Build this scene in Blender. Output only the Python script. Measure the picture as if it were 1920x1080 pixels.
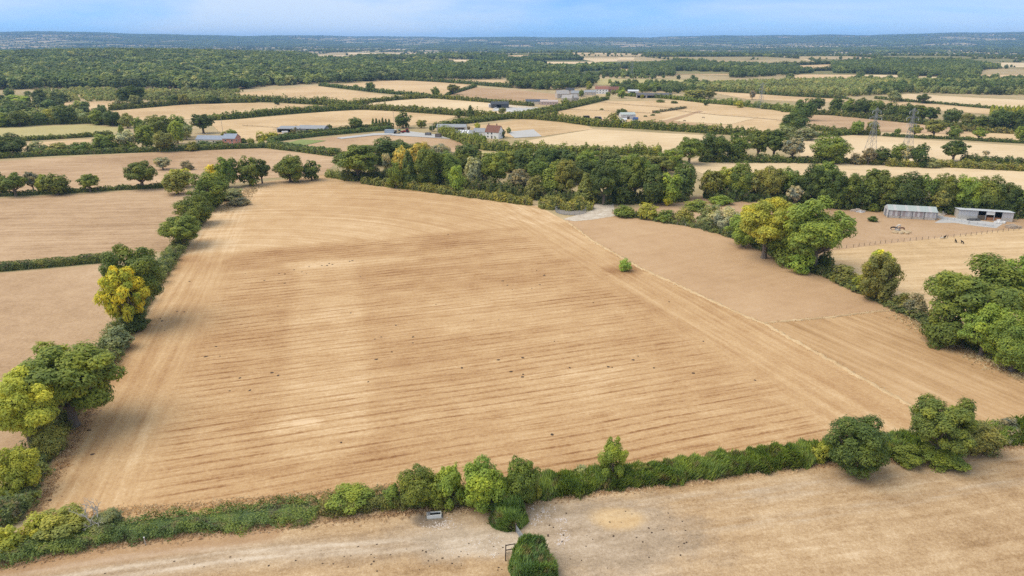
import bpy, bmesh, math, random
import numpy as np
from mathutils import Vector, Matrix
from mathutils.geometry import tessellate_polygon

SC = bpy.context.scene
for o in list(bpy.data.objects):
    bpy.data.objects.remove(o)
COL = SC.collection
rng = np.random.default_rng(7)
random.seed(7)

# ------------------------------------------------------------------ camera
CAM_H, FPX, PITCH = 65.0, 1300.0, math.radians(19.56)
cam_d = bpy.data.cameras.new('camera')
cam = bpy.data.objects.new('camera', cam_d)
COL.objects.link(cam)
cam.location = (0, 0, CAM_H)
cam.rotation_euler = (math.pi / 2 - PITCH, 0, 0)
cam_d.sensor_width = 36.0
cam_d.lens = 36.0 * FPX / 1920.0
cam_d.clip_start = 1.0
cam_d.clip_end = 60000.0
SC.camera = cam

# ------------------------------------------------------------------ sky and sun
SUN_EL, SUN_AZ = math.radians(55), math.radians(-96)      # azimuth from +Y, negative = towards -X
world = bpy.data.worlds.new('World')
SC.world = world
world.use_nodes = True
wt = world.node_tree
wt.nodes.clear()
w_out = wt.nodes.new('ShaderNodeOutputWorld')
w_bg = wt.nodes.new('ShaderNodeBackground')
w_sky = wt.nodes.new('ShaderNodeTexSky')
w_sky.sky_type = 'NISHITA'
w_sky.sun_disc = False
w_sky.sun_elevation = SUN_EL
w_sky.sun_rotation = SUN_AZ
w_sky.altitude = 60
w_sky.air_density = 0.5
w_sky.dust_density = 0.1
w_sky.ozone_density = 8.0
# thin high cloud over the whole sky, as a layer 1 unit above the eye (perspective stretch towards the horizon)
w_tc = wt.nodes.new('ShaderNodeTexCoord')
w_sep = wt.nodes.new('ShaderNodeSeparateXYZ')
wt.links.new(w_tc.outputs['Generated'], w_sep.inputs[0])
w_zm = wt.nodes.new('ShaderNodeMath'); w_zm.operation = 'MAXIMUM'; w_zm.inputs[1].default_value = 0.0
wt.links.new(w_sep.outputs['Z'], w_zm.inputs[0])
w_za = wt.nodes.new('ShaderNodeMath'); w_za.operation = 'ADD'; w_za.inputs[1].default_value = 0.12
wt.links.new(w_zm.outputs[0], w_za.inputs[0])
w_dx = wt.nodes.new('ShaderNodeMath'); w_dx.operation = 'DIVIDE'
w_dy = wt.nodes.new('ShaderNodeMath'); w_dy.operation = 'DIVIDE'
wt.links.new(w_sep.outputs['X'], w_dx.inputs[0]); wt.links.new(w_za.outputs[0], w_dx.inputs[1])
wt.links.new(w_sep.outputs['Y'], w_dy.inputs[0]); wt.links.new(w_za.outputs[0], w_dy.inputs[1])
w_cmb = wt.nodes.new('ShaderNodeCombineXYZ')
wt.links.new(w_dx.outputs[0], w_cmb.inputs[0]); wt.links.new(w_dy.outputs[0], w_cmb.inputs[1])
w_cmb.inputs[2].default_value = 21.2
w_n = wt.nodes.new('ShaderNodeTexNoise')
w_n.inputs['Scale'].default_value = 0.16
w_n.inputs['Detail'].default_value = 7
w_n.inputs['Roughness'].default_value = 0.58
w_n.inputs['Distortion'].default_value = 0.4
wt.links.new(w_cmb.outputs[0], w_n.inputs['Vector'])
w_mr = wt.nodes.new('ShaderNodeMapRange')
w_mr.inputs['From Min'].default_value = 0.41
w_mr.inputs['From Max'].default_value = 0.60
w_mr.inputs['To Min'].default_value = 0.0
w_mr.inputs['To Max'].default_value = 0.85
wt.links.new(w_n.outputs['Fac'], w_mr.inputs['Value'])
w_mix = wt.nodes.new('ShaderNodeMix'); w_mix.data_type = 'RGBA'
# the cloud deck is closed overhead and breaks up towards the horizon
w_el = wt.nodes.new('ShaderNodeMapRange'); w_el.interpolation_type = 'SMOOTHSTEP'
w_el.inputs['From Min'].default_value = 0.06; w_el.inputs['From Max'].default_value = 0.42
w_el.inputs['To Min'].default_value = 0.0; w_el.inputs['To Max'].default_value = 0.9
wt.links.new(w_sep.outputs['Z'], w_el.inputs['Value'])
w_mx = wt.nodes.new('ShaderNodeMath'); w_mx.operation = 'MAXIMUM'
wt.links.new(w_mr.outputs[0], w_mx.inputs[0]); wt.links.new(w_el.outputs[0], w_mx.inputs[1])
wt.links.new(w_mx.outputs[0], w_mix.inputs['Factor'])
w_tint = wt.nodes.new('ShaderNodeMix'); w_tint.data_type = 'RGBA'; w_tint.blend_type = 'MULTIPLY'
w_tint.inputs['Factor'].default_value = 1.0
w_tint.inputs['B'].default_value = (.62, .84, 1.06, 1)
wt.links.new(w_sky.outputs[0], w_tint.inputs['A'])
wt.links.new(w_tint.outputs['Result'], w_mix.inputs['A'])
w_mix.inputs['B'].default_value = (4.9, 5.55, 6.4, 1)
wt.links.new(w_mix.outputs['Result'], w_bg.inputs['Color'])
w_bg.inputs['Strength'].default_value = 0.10
wt.links.new(w_bg.outputs[0], w_out.inputs['Surface'])

sun_d = bpy.data.lights.new('sun', 'SUN')
sun_d.energy = 2.0
sun_d.angle = math.radians(52)
sun_d.color = (1.0, 0.92, 0.80)
sun = bpy.data.objects.new('sun', sun_d)
COL.objects.link(sun)
sun_dir = Vector((math.sin(SUN_AZ) * math.cos(SUN_EL), math.cos(SUN_AZ) * math.cos(SUN_EL), math.sin(SUN_EL)))
sun.rotation_euler = sun_dir.to_track_quat('Z', 'Y').to_euler()
sun.location = (0, 0, 120)

SC.view_settings.view_transform = 'Standard'
SC.view_settings.look = 'None'
SC.view_settings.exposure = 0.72
SC.view_settings.gamma = 1.0
SC.view_settings.use_curve_mapping = False
SC.render.engine = 'CYCLES'
SC.cycles.max_bounces = 5
SC.cycles.diffuse_bounces = 3
SC.cycles.glossy_bounces = 2
SC.cycles.transmission_bounces = 3
SC.cycles.transparent_max_bounces = 8
SC.cycles.volume_bounces = 1
SC.cycles.use_denoising = False
SC.cycles.use_adaptive_sampling = True
SC.cycles.adaptive_threshold = 0.015
SC.render.filter_size = 1.1

# ------------------------------------------------------------------ terrain and picture-to-place helper
def sstep(a, b, x):
    t = np.clip((x - a) / (b - a), 0, 1)
    return t * t * (3 - 2 * t)

def H(x, y):
    """ground height in metres"""
    x = np.asarray(x, float); y = np.asarray(y, float)
    r = np.hypot(x, y)
    h = 29 * np.exp(-((x + 1300) / 640) ** 2 - ((y - 2350) / 700) ** 2)
    h = h + 16 * np.exp(-((x - 250) / 500) ** 2 - ((y - 3200) / 500) ** 2)
    h = h + 14 * np.exp(-((x - 1500) / 700) ** 2 - ((y - 2600) / 500) ** 2)
    a = np.arctan2(x, np.maximum(y, 1.0))
    ridge = (142 + 66 * sstep(-0.1, -0.62, a) + 58 * sstep(0.12, 0.62, a)
             + 7 * np.sin(a * 21 + 1) + 5 * np.sin(a * 47 + 2) + 3 * np.sin(a * 96))
    h = h + ridge * sstep(6500, 15500, r) * (y > 0) * sstep(-0.0, 0.3, y / np.maximum(r, 1))
    h = h + 9 * np.sin(x / 900 + 1) * np.sin(y / 1300) * sstep(1500, 5000, r)
    return h * sstep(500, 1300, r)

SP, CP = math.sin(PITCH), math.cos(PITCH)
FWD = Vector((0, CP, -SP))

def P(u, v, lift=0.0):
    """the point of the ground seen at (u, v) of the 1920x1080 photograph"""
    a = (u - 960) / FPX; b = (540 - v) / FPX
    dx, dy, dz = a, CP + b * SP, -SP + b * CP
    t = CAM_H / -dz
    for _ in range(12):
        t = 0.4 * t + 0.6 * (CAM_H - float(H(t * dx, t * dy))) / -dz
    x, y = t * dx, t * dy
    return Vector((x, y, float(H(x, y)) + lift))

def depth(p):
    return p.y * CP + (CAM_H - p.z) * SP

def ppm(p):
    return FPX / depth(p)

# ------------------------------------------------------------------ object helpers
def link(o, parent=None):
    COL.objects.link(o)
    if parent is not None:
        o.parent = parent
    return o

def tag(o, label=None, cat=None, group=None, kind=None):
    if label: o['label'] = label
    if cat: o['category'] = cat
    if group: o['group'] = group
    if kind: o['kind'] = kind
    return o

def thing(name, label, cat, loc=(0, 0, 0), rz=0.0, group=None):
    o = bpy.data.objects.new(name, None)
    o.empty_display_size = 0.2
    o.location = loc
    o.rotation_euler = (0, 0, rz)
    link(o)
    return tag(o, label, cat, group)

def mesh_np(name, V, F, mats=(), matidx=None, attr=None, smooth=False):
    """mesh from numpy arrays; F is (n,3) or (n,4)"""
    me = bpy.data.meshes.new(name)
    V = np.asarray(V, np.float32); F = np.asarray(F, np.int32)
    n, k = F.shape
    me.vertices.add(len(V)); me.vertices.foreach_set('co', V.ravel())
    me.loops.add(n * k); me.loops.foreach_set('vertex_index', F.ravel())
    me.polygons.add(n)
    me.polygons.foreach_set('loop_start', np.arange(0, n * k, k, dtype=np.int32))
    if matidx is not None:
        me.polygons.foreach_set('material_index', np.asarray(matidx, np.int32))
    for m in mats: me.materials.append(m)
    me.update(calc_edges=True)
    if smooth:
        me.polygons.foreach_set('use_smooth', np.ones(n, bool))
    if attr:
        for an, av in attr.items():
            at = me.attributes.new(an, 'FLOAT', 'POINT')
            at.data.foreach_set('value', np.asarray(av, np.float32))
    return me

def obj(name, me, parent=None, loc=(0, 0, 0)):
    o = bpy.data.objects.new(name, me)
    o.location = loc
    return link(o, parent)

class MB:
    """collects boxes, bars and polygons into one mesh"""
    def __init__(s): s.v, s.f = [], []
    def poly(s, pts):
        i = len(s.v); s.v += [tuple(p) for p in pts]; s.f.append(tuple(range(i, i + len(pts)))); return s
    def hexa(s, b, t):
        i = len(s.v); s.v += [tuple(p) for p in list(b) + list(t)]
        s.f += [(i+3, i+2, i+1, i), (i+4, i+5, i+6, i+7)] + [(i+a, i+(a+1) % 4, i+4+(a+1) % 4, i+4+a) for a in range(4)]
        return s
    def box(s, cx, cy, cz, sx, sy, sz, rz=0.0):
        c, n = math.cos(rz), math.sin(rz)
        q = [(-sx/2, -sy/2), (sx/2, -sy/2), (sx/2, sy/2), (-sx/2, sy/2)]
        q = [(cx + x*c - y*n, cy + x*n + y*c) for x, y in q]
        return s.hexa([(x, y, cz - sz/2) for x, y in q], [(x, y, cz + sz/2) for x, y in q])
    def bar(s, a, b, w, w2=None):
        a, b = Vector(a), Vector(b); w2 = w if w2 is None else w2
        d = (b - a)
        if d.length < 1e-6: return s
        d.normalize()
        up = Vector((0, 0, 1)) if abs(d.z) < .95 else Vector((1, 0, 0))
        x = d.cross(up).normalized(); y = d.cross(x)
        return s.hexa([a + (x*i + y*j) * w/2 for i, j in ((-1,-1),(1,-1),(1,1),(-1,1))],
                      [b + (x*i + y*j) * w2/2 for i, j in ((-1,-1),(1,-1),(1,1),(-1,1))])
    def tube(s, pts, rad, n=6):
        rings = []
        for k, p in enumerate(pts):
            p = Vector(p)
            d = (Vector(pts[min(k+1, len(pts)-1)]) - Vector(pts[max(k-1, 0)])).normalized()
            up = Vector((0, 0, 1)) if abs(d.z) < .9 else Vector((1, 0, 0))
            x = d.cross(up).normalized(); y = d.cross(x)
            i = len(s.v); r = rad[k]
            s.v += [tuple(p + (x*math.cos(a) + y*math.sin(a)) * r) for a in [2*math.pi*j/n for j in range(n)]]
            rings.append(i)
        for a, b in zip(rings, rings[1:]):
            for j in range(n):
                s.f.append((a+j, a+(j+1) % n, b+(j+1) % n, b+j))
        s.f.append(tuple(rings[-1] + j for j in range(n)))
        return s
    def mesh(s, name, mat):
        me = bpy.data.meshes.new(name)
        me.from_pydata(s.v, [], s.f)
        me.materials.append(mat)
        me.update()
        bm = bmesh.new(); bm.from_mesh(me); bmesh.ops.recalc_face_normals(bm, faces=bm.faces); bm.to_mesh(me); bm.free()
        return me
    def build(s, name, mat, parent=None, loc=(0, 0, 0)):
        return obj(name, s.mesh(name, mat), parent, loc)

# ------------------------------------------------------------------ node helper
class NG:
    def __init__(s, name):
        s.m = bpy.data.materials.new(name); s.m.use_nodes = True
        s.t = s.m.node_tree; s.t.nodes.clear()
        s.out = s.t.nodes.new('ShaderNodeOutputMaterial')
        s.pos = s.t.nodes.new('ShaderNodeNewGeometry').outputs['Position']
    def _set(s, sock, v):
        if isinstance(v, bpy.types.NodeSocket): s.t.links.new(v, sock)
        elif v is not None: sock.default_value = v
    def node(s, typ, **k):
        n = s.t.nodes.new(typ)
        for a, b in k.items(): setattr(n, a, b)
        return n
    def math(s, op, a, b=None, c=None, clamp=False):
        n = s.node('ShaderNodeMath', operation=op, use_clamp=clamp)
        for i, x in enumerate((a, b, c)): s._set(n.inputs[i], x)
        return n.outputs[0]
    def add(s, *a):
        r = a[0]
        for x in a[1:]: r = s.math('ADD', r, x)
        return r
    def mul(s, *a):
        r = a[0]
        for x in a[1:]: r = s.math('MULTIPLY', r, x)
        return r
    def sub(s, a, b): return s.math('SUBTRACT', a, b)
    def rng(s, x, a, b, c=0.0, d=1.0, smooth=True):
        n = s.node('ShaderNodeMapRange', interpolation_type='SMOOTHSTEP' if smooth else 'LINEAR')
        s._set(n.inputs[0], x)
        for i, q in zip((1, 2, 3, 4), (a, b, c, d)): s._set(n.inputs[i], q)
        return n.outputs[0]
    def dot(s, vec, d):
        n = s.node('ShaderNodeVectorMath', operation='DOT_PRODUCT')
        s._set(n.inputs[0], vec); n.inputs[1].default_value = d
        return n.outputs['Value']
    def xy(s, a, b, c=0.0):
        n = s.node('ShaderNodeCombineXYZ')
        for i, q in enumerate((a, b, c)): s._set(n.inputs[i], q)
        return n.outputs[0]
    def noise(s, vec, scale=1.0, detail=3, rough=.55, dist=0.0):
        n = s.node('ShaderNodeTexNoise')
        s._set(n.inputs['Vector'], vec)
        n.inputs['Scale'].default_value = scale; n.inputs['Detail'].default_value = detail
        n.inputs['Roughness'].default_value = rough; n.inputs['Distortion'].default_value = dist
        return n.outputs['Fac']
    def aniso(s, ang, ss, st, detail=3, rough=.55, off=0.0, warp=None):
        """noise stretched along the ground direction `ang` (radians from +X)"""
        c, n = math.cos(ang), math.sin(ang)
        a = s.mul(s.dot(s.pos, (c, n, 0)), ss); b = s.dot(s.pos, (-n, c, 0))
        if warp is not None: b = s.add(b, warp)
        return s.noise(s.xy(a, s.mul(b, st), off), 1.0, detail, rough)
    def ramp(s, fac, stops):
        n = s.node('ShaderNodeValToRGB')
        e = n.color_ramp.elements
        while len(e) < len(stops): e.new(0.5)
        for el, (p, c) in zip(e, stops): el.position = p; el.color = (*c, 1)
        s._set(n.inputs[0], fac)
        return n.outputs[0]
    def mix(s, f, a, b, mode='MIX'):
        n = s.node('ShaderNodeMix', data_type='RGBA', blend_type=mode)
        s._set(n.inputs['Factor'], f)
        for k, q in (('A', a), ('B', b)):
            if isinstance(q, tuple): q = (*q, 1) if len(q) == 3 else q
            s._set(n.inputs[k], q)
        return n.outputs['Result']
    def segd(s, a, b):
        """distance on the ground to the segment a-b"""
        a, b = Vector((a.x, a.y, 0)), Vector((b.x, b.y, 0)); d = (b - a); L = d.length; d = d / L
        px = s.sub(s.dot(s.pos, (d.x, d.y, 0)), a.dot(d))
        e = s.math('MAXIMUM', s.math('MAXIMUM', s.mul(px, -1.0), s.sub(px, L)), 0.0)
        n = s.sub(s.dot(s.pos, (-d.y, d.x, 0)), -d.y * a.x + d.x * a.y)
        return s.math('SQRT', s.add(s.mul(e, e), s.mul(n, n)))
    def sided(s, a, b):
        """signed distance to the line a-b, positive on its right-hand side"""
        d = Vector((b.x - a.x, b.y - a.y, 0)).normalized()
        return s.sub(s.dot(s.pos, (d.y, -d.x, 0)), d.y * a.x - d.x * a.y)
    def blob(s, c, rx, ry, ang=0.0):
        n = (math.cos(ang), math.sin(ang))
        a = s.mul(s.sub(s.dot(s.pos, (n[0], n[1], 0)), c.x * n[0] + c.y * n[1]), 1 / rx)
        b = s.mul(s.sub(s.dot(s.pos, (-n[1], n[0], 0)), -c.x * n[1] + c.y * n[0]), 1 / ry)
        return s.math('SQRT', s.add(s.mul(a, a), s.mul(b, b)))
    def finish(s, col, rough=.9, spec=.15, bump=None, bs=.3, bd=.05, metal=0.0):
        b = s.node('ShaderNodeBsdfPrincipled')
        s._set(b.inputs['Base Color'], (*col, 1) if isinstance(col, tuple) else col)
        s._set(b.inputs['Roughness'], rough); b.inputs['Specular IOR Level'].default_value = spec
        b.inputs['Metallic'].default_value = metal
        if bump is not None:
            n = s.node('ShaderNodeBump'); n.inputs['Strength'].default_value = bs; n.inputs['Distance'].default_value = bd
            s._set(n.inputs['Height'], bump); s.t.links.new(n.outputs[0], b.inputs['Normal'])
        s.t.links.new(b.outputs[0], s.out.inputs['Surface'])
        return s.m

def plain(name, col, rough=.8, var=.25, scale=1.5, spec=.2, metal=0.0):
    """one colour with grain and patches"""
    g = NG(name)
    n = g.add(g.mul(g.noise(g.pos, scale, 4, .65), .6), g.mul(g.noise(g.pos, scale * 6, 2, .6), .4))
    lo = tuple(c * (1 - var) for c in col); hi = tuple(min(1, c * (1 + var)) for c in col)
    return g.finish(g.ramp(n, [(.3, lo), (.7, hi)]), rough, spec, metal=metal)

def leaf_mat(name, use_obj=True, base=(.07, .1, .03), tint=(1.4, 1.4, .65), dry=False, spread=1.0, dead=0.0):
    """foliage: the thing's own colour, varied leaf by leaf and spray by spray; half-translucent leaves"""
    g = NG(name)
    oi = g.node('ShaderNodeObjectInfo')
    at = g.node('ShaderNodeAttribute'); at.attribute_name = 'tint'
    t = at.outputs['Fac']
    if use_obj:
        c = oi.outputs['Color']
        if not dry:                             # sprays within one crown differ; turning trees keep green boughs
            sp_ = g.node('ShaderNodeSeparateColor'); g.t.links.new(c, sp_.inputs[0])
            turn = g.rng(g.math('DIVIDE', sp_.outputs[0], sp_.outputs[1]), .92, 1.15)
            n1 = g.noise(g.pos, .33, 3, .6); n2 = g.noise(g.xy(g.dot(g.pos, (.21, 0, 0)), g.dot(g.pos, (0, .21, 0)), g.dot(g.pos, (0, 0, .21))), 1, 2, .5)
            c = g.mix(g.mul(turn, g.rng(n1, .44, .62), .8), c, g.mix(1.0, c, (.42, .62, .95), 'MULTIPLY'))
            c = g.mix(g.mul(g.sub(1.0, turn), g.rng(n2, .42, .68)), c, g.mix(1.0, c, (1.38, 1.24, .95), 'MULTIPLY'))
        if dead:
            n3 = g.noise(g.pos, .5, 4, .65)
            c = g.mix(g.mul(g.rng(n3, .52, .66), dead), c, (.20, .145, .085))
    else:
        sp = g.noise(oi.outputs['Location'], .011, 3, .6)
        c = g.ramp(g.add(g.mul(oi.outputs['Random'], .65), g.mul(g.sub(sp, .5), 2.6), .20), [(0, tuple(q * .62 for q in base)), (.3, base), (.55, tuple(q * f for q, f in zip(base, (1.05, 1.15, 1.0)))),
                                          (.75, tuple(q * f for q, f in zip(base, (1.3, 1.2, 1.15)))), (.9, tuple(q * f * spread for q, f in zip(base, (1.5, 1.4, 1.3)))),
                                          (1.0, tuple(q * f * spread for q, f in zip(base, (1.85, 1.65, 1.4))))])
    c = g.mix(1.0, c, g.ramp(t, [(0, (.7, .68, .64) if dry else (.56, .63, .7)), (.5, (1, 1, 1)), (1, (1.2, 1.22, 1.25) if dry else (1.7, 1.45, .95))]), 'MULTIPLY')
    d = g.node('ShaderNodeBsdfPrincipled')
    g._set(d.inputs['Base Color'], c); d.inputs['Roughness'].default_value = .62
    d.inputs['Specular IOR Level'].default_value = .22
    tr = g.node('ShaderNodeBsdfTranslucent'); g._set(tr.inputs['Color'], g.mix(1.0, c, tint, 'MULTIPLY'))
    mx = g.node('ShaderNodeMixShader'); mx.inputs[0].default_value = .28
    g.t.links.new(d.outputs[0], mx.inputs[1]); g.t.links.new(tr.outputs[0], mx.inputs[2])
    g.t.links.new(mx.outputs[0], g.out.inputs['Surface'])
    return g.m

M_LEAF = leaf_mat('leaves')
M_WOOD_LEAF = leaf_mat('woodland_leaves', False, (.140, .180, .062), spread=1.15)
M_PALE_LEAF = leaf_mat('pale_wood_leaves', False, (.31, .33, .135), spread=.8)
M_HEDGE = leaf_mat('hedge_leaves', dead=.75)
M_STRAW = leaf_mat('dry_grass_blades', tint=(1.0, 1.0, 1.0), dry=True)
M_BARK = plain('bark', (.16, .13, .1), .95, .4, 3)
M_DEADWOOD = plain('dead_wood', (.42, .39, .34), .95, .25, 4)
M_CORE = plain('twigs', (.03, .035, .015), .95, .4, 2)

# ------------------------------------------------------------------ ground materials
ROW = math.radians(17.5)                       # direction of the mown rows, from +X

def straw(name, lo, mid, hi, patch=40.0, ang=None, rowk=.3, grain=1.6, contrast=1.0, seed=0.0, green=None):
    """dry grass: large patches, direction of mowing, tuft grain"""
    g = NG(name)
    big = g.noise(g.xy(g.dot(g.pos, (1/patch, 0, 0)), g.dot(g.pos, (0, 1/patch, 0)), seed), 1, 4, .55)
    tuft = g.add(g.mul(g.noise(g.pos, grain, 3, .7), .6), g.mul(g.noise(g.pos, grain * 3, 2, .8), .4))
    med = g.noise(g.pos, .22, 4, .6)
    v = g.add(g.mul(g.sub(big, .5), 1.0 * contrast), g.mul(g.sub(med, .5), .55 * contrast), g.mul(g.sub(tuft, .5), 1.25 * contrast), .5)
    if ang is not None:
        r = g.aniso(ang, .03, .5, 3, .6, seed + 2)
        v = g.add(v, g.mul(g.sub(r, .5), rowk * 2.2))
    c = g.ramp(v, [(.08, lo), (.5, mid), (.92, hi)])
    if green:
        c = g.mix(g.rng(g.noise(g.pos, 1/patch*1.7, 3), .5, .72), c, green)
    return g.finish(c, .95, .08)

def main_field_mat():
    g = NG('main_field_grass')
    # rows: narrow swaths of uneven strength along ROW
    warp = g.mul(g.sub(g.noise(g.pos, .014, 2), .5), 4.0)
    c, n = math.cos(ROW), math.sin(ROW)
    s_ = g.dot(g.pos, (c, n, 0)); t_ = g.add(g.dot(g.pos, (-n, c, 0)), warp)
    ph = g.add(g.mul(t_, 2 * math.pi / 2.45), g.mul(g.noise(g.xy(g.mul(s_, .006), g.mul(t_, .03), 9.0), 1, 2), 2.4), g.mul(g.noise(g.pos, .35, 2), .5))
    wave = g.add(g.mul(g.math('SINE', ph), .5), .5)
    line = g.rng(g.add(wave, g.mul(g.sub(g.noise(g.pos, 1.1, 2), .5), .5)), .74, 1.02)
    ph2 = g.add(g.mul(t_, 2 * math.pi / 1.62), g.mul(g.noise(g.xy(g.mul(s_, .008), g.mul(t_, .04), 13.0), 1, 2), 2.8))
    line2 = g.mul(g.rng(g.math('SINE', ph2), .35, .95), g.rng(g.noise(g.xy(g.mul(s_, .10), g.mul(t_, .6), 41.0), 1, 3, .7), .46, .66))
    dash = g.mul(g.rng(g.noise(g.xy(g.mul(s_, .14), g.mul(t_, .40), 21.0), 1, 4, .75), .30, .62), g.rng(g.noise(g.xy(g.mul(s_, .013), g.mul(t_, .04), 5.0), 1, 3, .6), .34, .60, .22, 1.0))
    amp = g.rng(g.noise(g.xy(g.mul(s_, .016), g.mul(t_, .055), 4.0), 1, 3, .6), .36, .66)
    fine = g.noise(g.xy(g.mul(s_, .075), g.mul(t_, 1.35), 1.0), 1, 5, .68)
    hair = g.noise(g.xy(g.mul(s_, .11), g.mul(t_, 2.6), 31.0), 1, 3, .7)
    broad = g.noise(g.xy(g.mul(s_, .012), g.mul(t_, .11), 7.0), 1, 3, .55)
    patch = g.noise(g.pos, .011, 3, .5)
    tuft = g.add(g.mul(g.noise(g.pos, 1.4, 4, .72), .55), g.mul(g.noise(g.pos, 4.0, 3, .8), .45))
    med = g.noise(g.pos, .16, 4, .6)
    # zones
    L0, L1 = P(50, 960), P(395, 400)
    R0, R1 = P(1070, 425), P(1690, 755)
    wob = g.mul(g.sub(g.noise(g.pos, .05, 2), .5), 9.0)
    dl = g.add(g.sided(L0, L1), wob)                       # metres from the left hedge
    dr = g.add(g.mul(g.sided(R0, R1), 1.0), wob)           # metres from the ridge, field side
    T0, T1 = P(370, 478), P(1040, 420)
    dt = g.add(g.sided(T0, T1), g.mul(wob, .6))
    head = g.math('MAXIMUM', g.rng(dl, 19, 12), g.rng(dr, 24, 15))
    top = g.rng(dt, 2, -3)
    rowmask = g.mul(g.sub(1.0, head), g.sub(1.0, top))
    def streaks(a, b, seed):
        ang = math.atan2(b.y - a.y, b.x - a.x)
        return g.add(g.mul(g.aniso(ang, .03, .75, 3, .6, seed), .6), g.mul(g.aniso(ang, .012, .28, 2, .5, seed + 3), .4))
    stl = streaks(L0, L1, 11.0); str_ = streaks(R0, R1, 17.0)
    hs = g.mix(g.rng(dl, 40, 30), str_, stl)
    # curved mower passes in the top corner
    cc = P(330, 560)
    rad = g.mul(g.blob(cc, 1, 1), 1.0)
    arcs = g.noise(g.xy(g.mul(rad, .45), g.mul(g.dot(g.pos, (1, 0, 0)), .012), 3.0), 1, 3, .6)
    v = .62
    v = g.add(v, g.mul(g.sub(patch, .5), .75), g.mul(g.sub(med, .5), .42), g.mul(g.sub(tuft, .5), 1.15))
    v = g.add(v, g.mul(rowmask, g.add(g.mul(g.sub(fine, .5), .55), g.mul(g.sub(broad, .5), .50), g.mul(amp, g.mul(g.sub(wave, .55), -.05)), g.mul(line, dash, -.33), g.mul(line2, -.20), g.mul(g.sub(hair, .5), .55))))
    v = g.add(v, g.mul(head, g.add(g.mul(g.sub(hs, .5), 1.0), .06)))
    v = g.add(v, g.mul(top, g.add(g.mul(g.sub(arcs, .5), .75), .10)))
    # browner belt under the top edge of the mown rows, paler bands down the middle
    belt = g.mul(g.rng(dt, -2, 4), g.rng(dt, 26, 10), g.sub(1.0, g.rng(dr, 60, 25)))
    v = g.sub(v, g.mul(belt, g.rng(g.noise(g.pos, .02, 2), .3, .6), .24))
    b0, b1 = P(615, 500), P(610, 815)
    pale = g.rng(g.add(g.segd(b0, b1), g.mul(wob, .5)), 11, 6)
    v = g.add(v, g.mul(pale, .15))
    b2, b3 = P(560, 497), P(760, 487)
    pale2 = g.rng(g.add(g.segd(b2, b3), g.mul(wob, .4)), 7, 2)
    v = g.add(v, g.mul(pale2, .16))
    sp = g.rng(g.add(g.blob(P(572, 793), 3.0, 1.6), g.mul(g.sub(med, .5), 2.0)), 1.2, .4)
    v = g.add(v, g.mul(sp, .35))
    bush = g.rng(g.add(g.blob(P(1171, 507), 9, 7), g.mul(g.sub(med, .5), 1.2)), 1.1, .4)  # ground shadow around the lone bush, painted into the grass colour
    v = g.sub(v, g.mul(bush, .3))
    ruts = g.rng(g.add(g.segd(P(1060, 420), P(1200, 470)), g.mul(wob, .2)), 5, 1)
    v = g.sub(v, g.mul(ruts, .12))
    col = g.ramp(v, [(.0, (.168, .073, .029)), (.28, (.29, .152, .067)), (.52, (.408, .243, .115)), (.75, (.508, .330, .168)), (1.0, (.64, .455, .267))])
    # soil browns where mowing scalped the crown of a row
    sc = g.mul(rowmask, g.rng(g.mul(amp, g.sub(1.0, fine)), .42, .68))
    col = g.mix(g.mul(sc, .30), col, (.33, .18, .08))
    return g.finish(col, .95, .06, tuft, .3, .10)

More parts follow.
